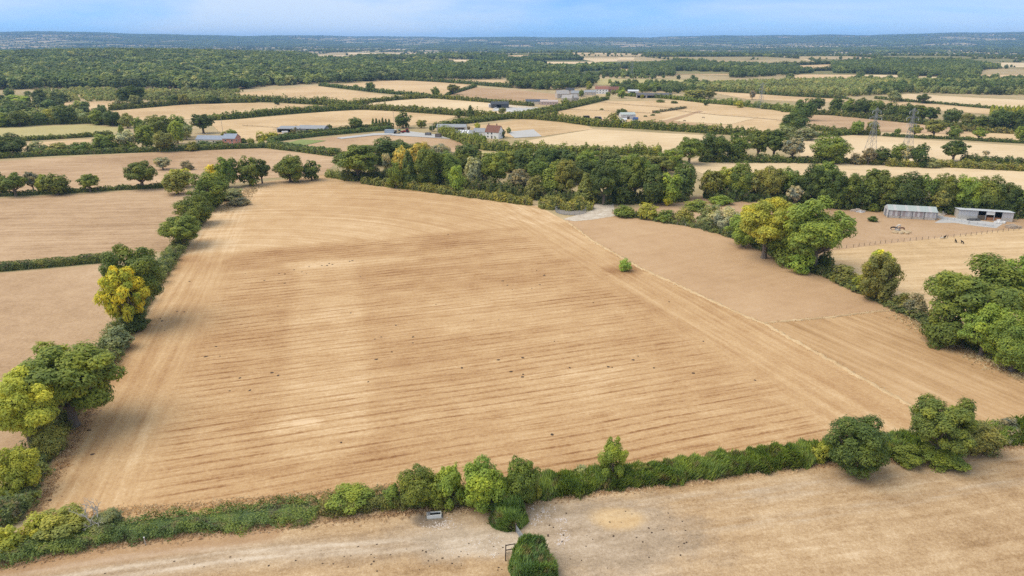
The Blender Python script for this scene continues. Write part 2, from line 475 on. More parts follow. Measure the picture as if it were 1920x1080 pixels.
def near_field_mat(left):
    """trampled pasture nearest the camera: straw, grey hard-standing, stone track"""
    g = NG('near_pasture_left' if left else 'near_pasture_right')
    big = g.noise(g.pos, .03, 4, .55); med = g.noise(g.pos, .25, 4, .6); tuft = g.add(g.mul(g.noise(g.pos, 1.5, 4, .75), .5), g.mul(g.noise(g.pos, 4.2, 3, .8), .5))
    ang = math.atan2(P(900, 1000).y - P(300, 1080).y, P(900, 1000).x - P(300, 1080).x)
    st = g.aniso(ang, .06, .6, 3, .6, 3.0)
    v = g.add(.5, g.mul(g.sub(big, .5), .7), g.mul(g.sub(med, .5), .6), g.mul(g.sub(tuft, .5), 1.7), g.mul(g.sub(st, .5), .7))
    col = g.ramp(v, [(.05, (.20, .115, .052)), (.35, (.355, .225, .115)), (.6, (.475, .325, .18)), (.95, (.66, .50, .32))])
    w = g.mul(g.sub(med, .5), 5.0)
    gr = g.ramp(g.add(v, 0.0), [(.1, (.21, .155, .10)), (.5, (.375, .285, .195)), (.95, (.58, .475, .36))])
    if left:
        d1 = g.math('MINIMUM', g.segd(P(960, 1012), P(760, 1022)), g.math('MINIMUM', g.segd(P(760, 1022), P(420, 1042)), g.segd(P(420, 1042), P(-60, 1120))))
        d2 = g.math('MINIMUM', g.segd(P(900, 1030), P(620, 1034)), g.math('MINIMUM', g.segd(P(620, 1034), P(330, 1030)), g.segd(P(330, 1030), P(-40, 1085))))
        col = g.mix(g.mul(g.rng(g.add(d1, g.mul(w, .5)), 4.5, .5), .6), col, gr)
        rut = g.math('MAXIMUM', g.rng(g.math('ABSOLUTE', g.sub(g.add(d1, g.mul(w, .12)), .9)), .75, .1), g.rng(g.add(d2, g.mul(w, .15)), 1.1, .1))
        pale = g.ramp(v, [(.1, (.46, .36, .25)), (.6, (.66, .55, .42)), (1, (.76, .68, .56))])
        col = g.mix(g.mul(rut, g.rng(st, .3, .62), .42), col, pale)
        yard = g.rng(g.add(g.blob(P(890, 1015), 9, 4.0), g.mul(w, .22)), 1.3, .4)
        col = g.mix(g.mul(yard, .6), col, pale)
        mud = g.rng(g.add(g.blob(P(806, 977), 2.6, 1.7), g.mul(w, .15)), 1.25, .6)
        col = g.mix(g.mul(mud, .95), col, (.085, .06, .042))
        tr = g.rng(g.add(g.blob(P(830, 995), 9, 6), g.mul(w, .3)), 1.3, .3)
        col = g.mix(g.mul(tr, .5), col, gr)
        edge = g.rng(g.add(g.segd(P(-10, 1068), P(500, 1000)), g.mul(w, .2)), 3.0, 1.0)
        col = g.mix(g.mul(edge, .5), col, (.34, .19, .095))
    else:
        hs = g.rng(g.add(g.blob(P(1120, 1010), 17, 10.5), g.mul(w, .22)), 1.25, .45)
        col = g.mix(g.mul(hs, .85), col, gr)
        spot = g.rng(g.add(g.blob(P(1158, 973), 4.8, 3.0), g.mul(w, .12)), 1.1, .5)
        col = g.mix(g.mul(spot, .85), col, g.ramp(v, [(.1, (.44, .27, .12)), (.6, (.60, .42, .22)), (1, (.70, .54, .32))]))
        for a, b, wd in (((1060, 960), (1420, 925), 2.5), ((1420, 925), (1930, 855), 3.0), ((1230, 1000), (1500, 970), 1.0), ((1500, 970), (1930, 900), 1.0)):
            tk = g.rng(g.add(g.segd(P(*a), P(*b)), g.mul(w, .3)), wd + .9, .2)
            col = g.mix(g.mul(tk, g.rng(st, .35, .65), .5), col, gr)
    return g.finish(col, .95, .08, tuft, .3, .06)

def yard_mat():
    g = NG('yard_stone')
    med = g.noise(g.pos, .35, 4, .65); tuft = g.noise(g.pos, 1.4, 4, .7)
    v = g.add(g.mul(med, .6), g.mul(tuft, .4))
    c = g.ramp(v, [(.3, (.34, .27, .19)), (.5, (.49, .41, .315)), (.68, (.64, .57, .47))])
    return g.finish(c, .9, .15)

def scrub_ground():
    """the ground between the fields: dry rough grass, browns and dull greens"""
    g = NG('rough_ground')
    big = g.noise(g.pos, .006, 5, .6); med = g.noise(g.pos, .09, 4, .6); tuft = g.noise(g.pos, 1.3, 3, .7)
    v = g.add(g.mul(big, .5), g.mul(med, .3), g.mul(tuft, .2))
    c = g.ramp(v, [(.32, (.17, .15, .065)), (.46, (.33, .255, .13)), (.56, (.44, .33, .185)), (.68, (.50, .385, .225))])
    return g.finish(c, .95, .06)

def far_field_mat():
    g = NG('distant_fields')
    a = g.node('ShaderNodeAttribute'); a.attribute_name = 'tint'
    t = a.outputs['Fac']
    c = g.ramp(t, [(.0, (.075, .09, .035)), (.2, (.14, .145, .055)), (.35, (.25, .21, .095)), (.5, (.38, .29, .155)), (.75, (.50, .37, .21)), (1, (.66, .53, .34))])
    c = g.mix(1.0, c, g.ramp(g.noise(g.pos, .02, 4), [(.3, (.82, .82, .82)), (.7, (1.15, 1.15, 1.15))]), 'MULTIPLY')
    return g.finish(c, .95, .05)

M_SCRUB = scrub_ground()
M_MAIN = main_field_mat()
PAL = {  # lo, mid, hi
 'T': ((.28, .17, .09), (.435, .288, .165), (.565, .40, .245)),
 'P': ((.37, .24, .115), (.53, .365, .195), (.66, .49, .29)),
 'B': ((.27, .165, .085), (.40, .26, .145), (.50, .345, .21)),
 'G': ((.29, .245, .095), (.40, .335, .145), (.50, .41, .20)),
 'W': ((.46, .32, .175), (.60, .445, .26), (.70, .55, .355)),
 'C': ((.31, .29, .26), (.43, .41, .38), (.54, .52, .49)),
 'Y': ((.15, .175, .055), (.21, .24, .08), (.29, .30, .12)),
}
_fm = {}
def FM(code, ang=None, contrast=.8, patch=35.0):
    k = (code, ang, contrast, patch)
    if k not in _fm:
        lo, mid, hi = PAL[code]
        _fm[k] = straw('dry_grass', lo, mid, hi, patch, ang, .42, 1.2, contrast, len(_fm) * 3.7)
    return _fm[k]

# ------------------------------------------------------------------ the ground itself
na, nr = 300, 170
aa = np.linspace(-math.pi, math.pi, na, endpoint=False)
rr = np.concatenate([[20.0], 20.0 * (24000 / 20.0) ** (np.linspace(0, 1, nr - 1) ** .8)[1:], [24500.0]])
A, R = np.meshgrid(aa, rr, indexing='ij')
X, Y = R * np.sin(A), R * np.cos(A)
V = np.stack([X.ravel(), Y.ravel(), H(X, Y).ravel()], 1)
i0, j0 = np.meshgrid(np.arange(na), np.arange(nr - 1), indexing='ij')
i1 = (i0 + 1) % na
F = np.stack([i0 * nr + j0, i1 * nr + j0, i1 * nr + j0 + 1, i0 * nr + j0 + 1], -1).reshape(-1, 4)
V = np.vstack([V, [[0, 0, 0]]])
gme = mesh_np('ground', V, F[:, ::-1], (M_SCRUB,), smooth=True)
ground = tag(obj('ground', gme), kind='structure')
capm = MB(); capm.poly([(20.0 * math.sin(a), 20.0 * math.cos(a), 0.0) for a in aa[::-1]])
tag(capm.build('ground_under_camera', M_SCRUB), kind='structure')

def sheet(name, px, mat, lift=.02, world_pts=None, jit=0.0):
    """a flat-lying surface on the ground, outline from picture points or given in metres; follows the terrain"""
    pts = [P(u, v) for u, v in px] if world_pts is None else world_pts
    fine = []
    for a, b in zip(pts, pts[1:] + pts[:1]):
        n = max(1, int((b - a).length / (12 if jit else 60)))
        for k in range(n):
            q = a.lerp(b, k / n)
            if jit and k: q = q + Vector((random.uniform(-jit, jit), random.uniform(-jit, jit), 0))
            fine.append(q)
    tri = tessellate_polygon([fine])
    bm = bmesh.new()
    vs = [bm.verts.new((p.x, p.y, 0)) for p in fine]
    for t in tri:
        try: bm.faces.new([vs[i] for i in t])
        except ValueError: pass
    far = max(math.hypot(p.x, p.y) for p in fine) > 500
    if far:
        for _ in range(7):
            es = [e for e in bm.edges if e.calc_length() > 45]
            if not es: break
            bmesh.ops.subdivide_edges(bm, edges=es, cuts=1)
        bmesh.ops.triangulate(bm, faces=bm.faces)
    for v in bm.verts:
        v.co.z = float(H(v.co.x, v.co.y)) + lift
    bmesh.ops.recalc_face_normals(bm, faces=bm.faces)
    if bm.faces and sum(f.normal.z for f in bm.faces) < 0: bmesh.ops.reverse_faces(bm, faces=bm.faces)
    me = bpy.data.meshes.new(name); bm.to_mesh(me); bm.free()
    me.materials.append(mat)
    return tag(obj(name, me), kind='structure')

RIDGE = [(1035, 400), (1062, 415), (1085, 432), (1110, 452), (1160, 480), (1200, 503), (1260, 530), (1320, 558), (1390, 590), (1430, 606), (1500, 645), (1590, 695), (1700, 757), (1760, 790)]
sheet('main_field', [(30, 1010), (85, 890), (140, 780), (205, 665), (255, 570), (305, 500), (345, 440), (385, 395), (430, 365), (480, 342), (610, 328), (760, 350), (1000, 382)] + RIDGE[:-1] + [(1720, 800), (1500, 850), (1100, 905), (700, 945), (300, 985)], M_MAIN, .02)
ridge_ang = math.atan2(P(1690, 755).y - P(1070, 425).y, P(1690, 755).x - P(1070, 425).x)
sheet('paddock_field', RIDGE[1:10] + [(1480, 600), (1560, 593), (1690, 578), (1640, 545), (1560, 505), (1480, 480), (1400, 450), (1300, 425), (1150, 402), (1060, 408)],
      straw('paddock_grass', (.30, .175, .085), (.445, .285, .155), (.56, .39, .23), 30, math.radians(30), .12, 1.3, .6, 5.0), .02)
sheet('lower_paddock_field', [(1690, 580), (1560, 595), (1480, 602), (1430, 606), (1500, 645), (1590, 695), (1700, 757), (1760, 790), (1800, 800), (1990, 780), (1990, 720), (1860, 670), (1780, 625)],
      straw('lower_paddock_grass', (.27, .148, .062), (.44, .275, .135), (.57, .39, .215), 26, ridge_ang + math.radians(4), .5, 1.4, .65, 9.0), .024)
sheet('near_field_left', [(-250, 1130), (-60, 1050), (0, 1040), (250, 990), (480, 965), (760, 940), (930, 930), (958, 935), (962, 985), (978, 1005), (1000, 1060), (1040, 1200), (-250, 1200)], near_field_mat(True), .02)
sheet('near_field_right', [(958, 935), (1000, 920), (1250, 890), (1500, 855), (1700, 840), (1950, 812), (2250, 780), (2250, 1200), (1040, 1200), (1000, 1060), (978, 1005), (962, 985)], near_field_mat(False), .024)

F_LIST = [  # name, outline, palette, mowing angle or None, lift
 ('left_field', [(-250, 535), (0, 512), (150, 500), (208, 492), (262, 560), (215, 625), (180, 690), (105, 800), (60, 880), (15, 985), (-300, 1000)], 'T', None),
 ('left_field', [(-200, 385), (0, 372), (180, 362), (345, 350), (380, 395), (310, 470), (215, 489), (0, 503), (-200, 522)], 'T', math.radians(6)),
 ('left_field', [(-200, 318), (0, 302), (240, 288), (490, 278), (560, 286), (640, 296), (606, 328), (490, 335), (400, 350), (270, 348), (0, 366), (-200, 380)], 'T', math.radians(4)),
 ('green_field', [(-60, 243), (0, 240), (165, 233), (228, 240), (212, 252), (0, 264), (-60, 268)], 'G', None),
 ('narrow_field', [(20, 270), (180, 260), (165, 268), (40, 280)], 'P', None),
 ('hedged_field', [(90, 192), (222, 190), (282, 192), (230, 203), (170, 206)], 'P', None),
 ('hedged_field', [(205, 209), (350, 196), (480, 193), (610, 198), (500, 213), (390, 223), (245, 227)], 'P', math.radians(10)),
 ('hedged_field', [(430, 176), (590, 161), (660, 170), (738, 181), (700, 189), (600, 195), (480, 190)], 'P', math.radians(30)),
 ('hedged_field', [(390, 228), (480, 221), (620, 209), (700, 206), (860, 218), (820, 230), (740, 240), (600, 252), (480, 264), (430, 264)], 'P', math.radians(8)),
 ('hedged_field', [(680, 204), (700, 190), (800, 184), (930, 193), (1000, 205), (960, 214), (840, 215), (740, 208)], 'W', math.radians(20)),
 ('hedged_field', [(625, 160), (720, 152), (800, 152), (880, 160), (830, 179), (760, 179)], 'P', math.radians(14)),
 ('hedged_field', [(790, 150), (945, 151), (950, 160), (850, 160)], 'P', None),
 ('hedged_field', [(835, 181), (890, 164), (980, 170), (1055, 178), (1040, 188), (990, 196), (930, 192)], 'B', math.radians(15)),
 ('yard_field', [(510, 272), (620, 257), (740, 247), (800, 250), (850, 262), (908, 284), (740, 296), (640, 292), (560, 284)], 'T', None),
 ('strip_field', [(640, 292), (908, 284), (1000, 288), (1245, 292), (1200, 302), (900, 300), (760, 300)], 'G', None),
 ('straw_field', [(880, 238), (1000, 221), (1100, 236), (1112, 242), (1010, 257), (960, 258), (920, 250)], 'P', math.radians(20)),
 ('straw_field', [(930, 282), (975, 266), (1112, 242), (1290, 252), (1345, 255), (1240, 284), (1050, 281)], 'W', math.radians(16)),
 ('village_paddock', [(990, 220), (1140, 190), (1300, 188), (1430, 205), (1505, 213), (1450, 247), (1250, 240), (1060, 227)], 'P', math.radians(8)),
 ('foot_field', [(1310, 169), (1490, 181), (1595, 186), (1540, 193), (1400, 186)], 'P', None),
 ('belt_field', [(1270, 308), (1310, 295), (1560, 300), (1700, 307), (1960, 322), (1960, 360), (1620, 350), (1330, 330)], 'W', math.radians(-4)),
 ('pylon_field', [(1500, 265), (1590, 253), (1760, 264), (1960, 276), (1960, 312), (1700, 303), (1500, 292)], 'W', math.radians(-4)),
 ('pylon_field', [(1512, 215), (1560, 212), (1700, 226), (1850, 243), (1800, 252), (1660, 247), (1520, 243)], 'T', math.radians(-6)),
 ('pylon_field', [(1640, 252), (1690, 246), (1960, 252), (1960, 268), (1760, 260)], 'P', None),
 ('hill_field', [(1645, 186), (1700, 176), (1960, 190), (1960, 207), (1850, 203)], 'W', math.radians(4)),
 ('hill_field', [(1640, 190), (1700, 192), (1900, 208), (1960, 214), (1850, 214), (1700, 203)], 'P', None),
 ('barn_field', [(1140, 400), (1280, 372), (1330, 366), (1560, 384), (1700, 396), (1990, 402), (1990, 425), (1910, 428), (1560, 470), (1500, 490), (1400, 452), (1300, 427)], 'B', None),
 ('lower_barn_field', [(1560, 470), (1910, 428), (1990, 425), (1990, 700), (1860, 670), (1700, 582), (1600, 535), (1520, 500)], 'P', math.radians(7)),
 ('distant_field', [(560, 104), (648, 104), (690, 112), (600, 110)], 'W', None),
 ('distant_field', [(650, 98), (760, 99), (740, 105), (660, 104)], 'W', None),
 ('distant_field', [(1420, 112), (1510, 110), (1545, 121), (1440, 123)], 'W', None),
 ('distant_field', [(1490, 121), (1560, 120), (1562, 133), (1500, 130)], 'P', None),
 ('distant_field', [(1020, 109), (1160, 110), (1150, 124), (1010, 124)], 'W', None),
 ('distant_field', [(1845, 131), (1990, 126), (1990, 146), (1830, 144)], 'P', None),
 ('distant_field', [(1120, 148), (1290, 150), (1330, 158), (1120, 160)], 'G', None),
 ('distant_field', [(1500, 140), (1610, 139), (1600, 147), (1480, 147)], 'P', None),
 ('distant_field', [(1092, 129), (1184, 130), (1180, 137), (1090, 136)], 'P', None),
 ('distant_field', [(1266, 134), (1370, 136), (1366, 141), (1262, 140)], 'P', None),
 ('distant_field', [(1620, 140), (1690, 141), (1684, 146), (1616, 146)], 'W', None),
 ('distant_field', [(1722, 144), (1762, 145), (1758, 149), (1720, 149)], 'W', None),
 ('distant_field', [(1160, 108), (1190, 108), (1188, 113), (1158, 113)], 'W', None),
 ('distant_field', [(1330, 110), (1400, 110), (1395, 114), (1325, 114)], 'P', None),
 ('distant_field', [(700, 111), (770, 112), (765, 118), (690, 117)], 'P', None),
 ('distant_field', [(800, 112), (900, 112), (895, 117), (800, 117)], 'W', None),
 ('distant_field', [(960, 104), (1000, 103), (995, 108), (950, 108)], 'P', None),
]
for i, (nm, px, pal, ang) in enumerate(F_LIST):
    far = min(v for u, v in px) < 160
    sheet(nm, px, FM(pal, ang, 1.0 if pal != 'W' else .8, 60 if not far else 150), .03 + .002 * (i % 5) + (.5 if far else .12 if min(v for u, v in px) < 230 else 0))
sheet('green_corner', [(522, 272), (565, 262), (612, 264), (575, 272), (540, 276)], FM('Y', None, .5, 20), .22)
sheet('stone_yard', [(1085, 402), (1112, 388), (1118, 380), (1150, 379), (1152, 392), (1146, 400), (1160, 404), (1110, 412), (1076, 415), (1056, 411)], yard_mat(), .045, jit=.6)
sheet('farm_yard', [(730, 254), (770, 247), (840, 255), (880, 262), (860, 262), (800, 258)], FM('C', None, .5, 20), .25)
sheet('farm_yard', [(630, 259), (700, 250.5), (770, 248), (775, 251), (700, 254.5), (640, 261)], FM('C', None, .5, 20), .26)
sheet('house_garden', [(950, 248), (1000, 243), (1016, 256), (965, 259)], FM('C', None, .4, 20), .27)
sheet('paddock_plot', [(1235, 226), (1290, 212), (1420, 221), (1368, 234)], FM('W', None, .3, 60), .27)
sheet('paddock_track', [(1195, 232), (1250, 225), (1310, 208), (1318, 209), (1262, 228), (1340, 236), (1345, 239), (1240, 234)], FM('B', None, .4, 20), .29)
sheet('barn_yard', [(1752, 418), (1770, 408), (1800, 408), (1880, 420), (1868, 428), (1830, 424), (1790, 418)], FM('C', None, .6, 8), .06)
sheet('road', [(340, 281), (430, 277), (500, 274), (540, 275), (640, 287), (640, 290), (560, 281), (500, 276), (430, 279), (340, 283)], plain('asphalt', (.2, .19, .18), .9, .2, 1), .3)
sheet('riding_arena', [(922, 208), (938, 200), (1005, 204), (985, 212)], FM('C', None, .4, 20), .25)

# the pieces of the ridge of uncut pale grass, rough margins along the hedges: one tuft mesh each
def tufts(name, px, width, n, hgt, col, label, jitter=1.0, lift=0.0):
    pts = [P(u, v) for u, v in px]
    seg = [(b - a).length for a, b in zip(pts, pts[1:])]
    cs = np.concatenate([[0], np.cumsum(seg)])
    V, T = [], []
    s = rng.random(n) * cs[-1]
    k = np.clip(np.searchsorted(cs, s, side='right') - 1, 0, len(seg) - 1)
    f = (s - cs[k]) / np.array(seg)[k]
    pa = np.array([[p.x, p.y] for p in pts])
    base = pa[k] + (pa[k + 1] - pa[k]) * f[:, None]
    d = (pa[k + 1] - pa[k]) / np.array(seg)[k][:, None]
    clump = np.interp(s, np.arange(0, cs[-1] + 3, 1.5), rng.random(len(np.arange(0, cs[-1] + 3, 1.5))))
    off = (rng.normal(0, .38, n)) * width
    base = base + np.stack([-d[:, 1], d[:, 0]], 1) * off[:, None]
    h = hgt * (.35 + .9 * clump) * (.6 + .7 * rng.random(n))
    th = rng.random(n) * math.pi
    w = hgt * (.35 + .5 * rng.random(n))
    dx = np.stack([np.cos(th) * w, np.sin(th) * w, 0 * w], 1)
    lean = np.stack([rng.normal(0, .35, n) * h, rng.normal(0, .35, n) * h, h], 1)
    b3 = np.stack([base[:, 0], base[:, 1], H(base[:, 0], base[:, 1]) + lift], 1)
    V = np.stack([b3 - dx * .6, b3 + dx * .6, b3 + dx * .9 + lean, b3 - dx * .9 + lean * .8], 1).reshape(-1, 3)
    F = np.arange(4 * n).reshape(n, 4)
    t = np.repeat(.15 + .8 * (.6 * clump + .4 * rng.random(n)), 4)
    o = obj(name, mesh_np(name, V, F, (M_STRAW,), attr={'tint': t}))
    o.color = (*[q * 1.35 for q in col], 1)
    return tag(o, label, 'grass', kind='stuff')

def mound(name, px, width, hgt, mat):
    """low bank of matted dead grass, ragged on both sides"""
    pts = [P(u, v) for u, v in px]; q = [pts[0]]
    for a, b in zip(pts, pts[1:]):
        n = max(1, int((b - a).length / .8)); q += [a.lerp(b, (k + 1) / n) for k in range(n)]
    V, F = [], []
    for k, p in enumerate(q):
        d = (q[min(k + 1, len(q) - 1)] - q[max(k - 1, 0)]).normalized(); nx = Vector((-d.y, d.x, 0))
        w = width * (.55 + .9 * random.random()); h = hgt * (.5 + random.random()); o = random.gauss(0, .12)
        for f, z in ((-1, 0), (-.6, .7), (0, 1), (.55, .75), (1, 0)):
            c = p + nx * (f * w / 2 + o); V.append((c.x, c.y, max(.03, z * h * (.7 + .6 * random.random()))))
    for k in range(len(q) - 1):
        for j in range(4): F.append((k*5 + j, k*5 + j + 1, k*5 + j + 6, k*5 + j + 5))
    return tag(obj(name, mesh_np(name, V, F, (mat,))), kind='structure')
M_BANK = straw('dead_grass_bank', (.34, .215, .105), (.50, .35, .19), (.66, .50, .30), 6, None, 0, 2.0, .8, 2.0)
mound('grass_bank', RIDGE[1:], 1.05, .34, M_BANK)
mound('grass_bank', [(1430, 606), (1480, 602), (1560, 595), (1640, 585), (1700, 580)], 0.65, .25, M_BANK)
tufts('tall_grass', RIDGE[1:], 1.3, 1800, .2, (.45, .34, .20), 'strip of pale uncut grass dividing the mown field from the paddock')
tufts('tall_grass', [(1430, 606), (1480, 602), (1560, 595), (1640, 585), (1700, 580)], 1.0, 700, .2, (.45, .34, .20), 'thin pale grass strip between the two right-hand paddocks')
tufts('rough_grass', [(1700, 590), (1780, 640), (1860, 680), (1960, 720)], 5, 2600, .4, (.40, .31, .17), 'brown rough grass along the foot of the right-hand trees')
tufts('rough_grass', [(70, 960), (120, 865), (160, 790), (222, 665), (262, 590)], 1.6, 2400, .3, (.40, .27, .15), 'brown grass margin on the field side of the left hedge')
tufts('rough_grass', [(-10, 1062), (250, 1016), (480, 991), (760, 961), (930, 949)], 1.5, 2600, .32, (.43, .30, .17), 'brown grass margin in front of the left part of the near hedge')
tufts('rough_grass', [(1000, 940), (1250, 911), (1500, 876), (1700, 861), (1940, 835)], 1.3, 2400, .3, (.47, .335, .19), 'brown grass margin in front of the right part of the near hedge')
tufts('rough_grass', [(100, 968), (300, 955), (560, 932), (740, 915)], 1.5, 1800, .32, (.50, .37, .21), 'straw grass margin behind the near hedge')
tufts('rough_grass', [(400, 400), (440, 378), (480, 350)], 6, 900, .5, (.34, .26, .14), 'brown rough patch at the top left corner of the field')

# ------------------------------------------------------------------ foliage
def unit(n):
    d = rng.normal(size=(n, 3)); return d / np.linalg.norm(d, axis=1)[:, None]

def leaf_cards(p, nrm, size, droop=0.0, long=1.0):
    """one small kite per leaf spray at p, facing nrm"""
    n = len(p)
    nrm = nrm / np.linalg.norm(nrm, axis=1)[:, None]
    t = np.cross(nrm, unit(n)); t /= np.linalg.norm(t, axis=1)[:, None] + 1e-9
    if droop:
        t = t * (1 - droop) + np.array([0, 0, -1.0]) * droop
        t -= nrm * (t * nrm).sum(1)[:, None]; t /= np.linalg.norm(t, axis=1)[:, None] + 1e-9
    b = np.cross(nrm, t)
    s = (size * (.55 + .9 * rng.random(n)))[:, None]
    sag = nrm * s * .22
    V = np.stack([p + t * s * long, p + b * s * .62 - sag * .4, p - t * s * .8 * long - sag, p - b * s * .62 - sag * .4], 1)
    return V.reshape(-1, 3), np.arange(4 * n).reshape(n, 4)

def crown_np(kind, n, leaf, seed):
    """unit crown: width 1, ground at 0, top at 1. Returns verts, quads, tint"""
    global rng
    keep, rng = rng, np.random.default_rng(seed)
    C, Rr = [], []
    def put(c, r): C.append(c); Rr.append(r)
    if kind in ('spread', 'dome', 'spray', 'bush'):
        zc, hz, lo, m, rmin, rmax = {'spread': (.55, .45, -.72, 58, .055, .115), 'dome': (.46, .54, -.8, 72, .06, .125),
                                     'spray': (.54, .46, -.75, 64, .055, .115), 'bush': (.34, .66, -.5, 40, .085, .165)}[kind]
        for _ in range(m):
            d = unit(1)[0]
            while d[2] < lo: d = unit(1)[0]
            k = .50 + .42 * rng.random() ** .6
            k *= 1 + (.07 if kind == 'spread' else .15) * math.sin(3 * math.atan2(d[1], d[0]) + seed) * (1 - abs(d[2])) + .09 * math.sin(5 * math.atan2(d[1], d[0]) + 2 * seed)
            wr = .40 if d[2] > -.2 else .34
            put((d[0] * wr * k, d[1] * wr * k, zc + d[2] * hz * k * .92), rmin + (rmax - rmin) * rng.random())
        for _ in range(7):                      # inner boughs
            d = unit(1)[0]
            put((d[0] * .18, d[1] * .18, zc + d[2] * hz * .3), rmax * 1.4)
    elif kind == 'young':                       # upright, several leading shoots
        tops = [(rng.normal(0, .10), rng.normal(0, .10), .86 + .08 * rng.random()) for _ in range(4)]
        for k in range(34):
            z = .10 + .80 * rng.random() ** .9
            prof = .34 * (1 - abs(1.75 * z - .80) ** 2.6) ** .6
            a = rng.random() * 6.28
            q = prof * (.35 + .75 * rng.random())
            put((math.cos(a) * q, math.sin(a) * q, z * .93), .075 + .085 * rng.random())
        for x, y, z in tops:
            for q in range(4): put((x + rng.normal(0, .03), y + rng.normal(0, .03), z - .09 * q), .065 + .025 * q)
    elif kind == 'conifer':
        for q in range(30):
            z = .08 + .88 * q / 29
            w = .40 * (1 - z) ** .75 + .03
            for a in range(3):
                an = rng.random() * 6.28
                put((math.cos(an) * w * .62, math.sin(an) * w * .62, z), .05 + .12 * (1 - z))
    elif kind == 'poplar':
        for q in range(12):
            z = .1 + .85 * q / 11
            put((rng.normal(0, .07), rng.normal(0, .07), z), .16 + .26 * math.sin(math.pi * min(1, z + .12)) * .8)
    C, Rr = np.array(C), np.array(Rr)
    rz = Rr * (.8 if kind in ('spread', 'spray') else .95)
    m = int(n * 1.9)
    pr = Rr ** 2; pr = pr / pr.sum()
    ci = rng.choice(len(C), m, p=pr)
    d = unit(m); d[:, 2] += .28; d /= np.linalg.norm(d, axis=1)[:, None]
    rad = .72 + .42 * rng.random(m) ** 1.3
    bump = 1 + .22 * np.sin(d[:, 0] * 7 + ci) * np.sin(d[:, 1] * 6 + 2 * ci) * np.sin(d[:, 2] * 7 + 3 * ci)
    rad = rad * bump
    p = C[ci] + d * np.stack([Rr[ci], Rr[ci], rz[ci]], 1) * rad[:, None]
    dd = np.linalg.norm((p[:, None, :] - C[None]) / np.stack([Rr, Rr, rz], 1)[None], axis=2)
    inside = dd.min(1) < .62
    ok = ~inside & (p[:, 2] > .015)
    idx = np.where(ok)[0][:n]
    p, d, ci = p[idx], d[idx], ci[idx]
    cen = p - np.array([0, 0, .45]); cen /= np.linalg.norm(cen, axis=1)[:, None]
    nr_ = d * .8 + cen * .5 + np.array([0, 0, .35]) + unit(len(p)) * .5
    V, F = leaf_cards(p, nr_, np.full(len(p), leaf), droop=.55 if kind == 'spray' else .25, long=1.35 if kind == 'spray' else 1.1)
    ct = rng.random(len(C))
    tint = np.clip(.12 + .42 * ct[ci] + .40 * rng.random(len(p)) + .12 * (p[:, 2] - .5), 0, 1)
    V[:, 2] = np.maximum(V[:, 2], .004)
    rng = keep
    return V, F, np.repeat(tint, 4)

def trunk_mesh(kind, seed):
    r = random.Random(seed)
    m = MB()
    if kind in ('young', 'conifer', 'poplar'):
        m.tube([(0, 0, -.02), (.01, 0, .4), (0, .01, .88)], [.03, .02, .006], 6)
        for k in range(5):
            a = r.random() * 6.28
            m.tube([(0, 0, .15 + .1 * k), (.18 * math.cos(a), .18 * math.sin(a), .3 + .1 * k)], [.012, .005], 4)
    else:
        w = .040 if kind != 'bush' else .02
        f = .32 if kind != 'bush' else .12
        m.tube([(0, 0, -.03), (.004, .0, .05), (.0, .008, f)], [w * 1.5, w, w * .8], 8)
        for k in range(8):
            a = k * .785 + r.random() * .6; R1 = .12 + .08 * r.random(); R2 = .22 + .09 * r.random()
            z0 = f - .12 * r.random() * (f / .32)
            e = .45 + .4 * r.random()
            m.tube([(0, 0, z0), (R1 * math.cos(a), R1 * math.sin(a), z0 + .14), (R2 * math.cos(a + .2), R2 * math.sin(a + .2), min(.9, z0 + .14 + e * .4))], [w * .62, w * .36, w * .1], 5)
            m.tube([(R1 * math.cos(a), R1 * math.sin(a), z0 + .14), (R2 * .8 * math.cos(a - .5), R2 * .8 * math.sin(a - .5), min(.85, z0 + .3))], [w * .3, w * .08], 4)
    return m.mesh('trunk', M_BARK)

LOD = {'vhi': (24000, .0138), 'hi': (12000, .0195), 'mid': (3200, .034), 'low': (700, .068)}
PROTO = {}
def proto(kind, lod, var):
    k = (kind, lod, var)
    if k not in PROTO:
        n, s = LOD[lod]
        if kind == 'bush': s *= 1.25; n = int(n * .6)
        if kind in ('poplar',): n //= 2; s *= 1.6
        V, F, t = crown_np(kind, n, s, hash(kind) % 97 if False else sum(map(ord, kind)) + 13 * var + len(lod))
        PROTO[k] = (mesh_np('crown', V, F, (M_LEAF,), attr={'tint': t}), trunk_mesh(kind, var + 3))
    return PROTO[k]

COLS = {  # albedo, words
 'oak': ((.142, .180, .038), 'deep green'), 'dark': ((.100, .140, .036), 'dark green'), 'green': ((.178, .235, .046), 'mid green'),
 'lime': ((.245, .325, .056), 'bright lime green'), 'yg': ((.355, .375, .058), 'yellow-green'), 'yellow': ((.60, .53, .045), 'bright yellow'),
 'gold': ((.60, .46, .09), 'golden autumn'), 'grey': ((.36, .375, .255), 'silvery grey'), 'olive': ((.225, .235, .062), 'olive green'),
 'brown': ((.30, .25, .125), 'brownish'), 'tan': ((.42, .37, .21), 'pale tan'), 'gg': ((.24, .27, .125), 'grey-green'),
}
FORM = {'spread': ('broadleaf_tree', 'spreading tree', 'tree'), 'dome': ('broadleaf_tree', 'round-crowned tree', 'tree'), 'spray': ('broadleaf_tree', 'feathery tree', 'tree'),
        'young': ('young_tree', 'upright young tree', 'tree'), 'bush': ('shrub', 'shrub', 'shrub'), 'conifer': ('conifer_tree', 'conifer', 'tree'), 'poplar': ('poplar_tree', 'slim poplar', 'tree')}
ORD = ('first second third fourth fifth sixth seventh eighth ninth tenth eleventh twelfth thirteenth fourteenth fifteenth sixteenth seventeenth eighteenth '
       'nineteenth twentieth twenty-first twenty-second twenty-third twenty-fourth').split()
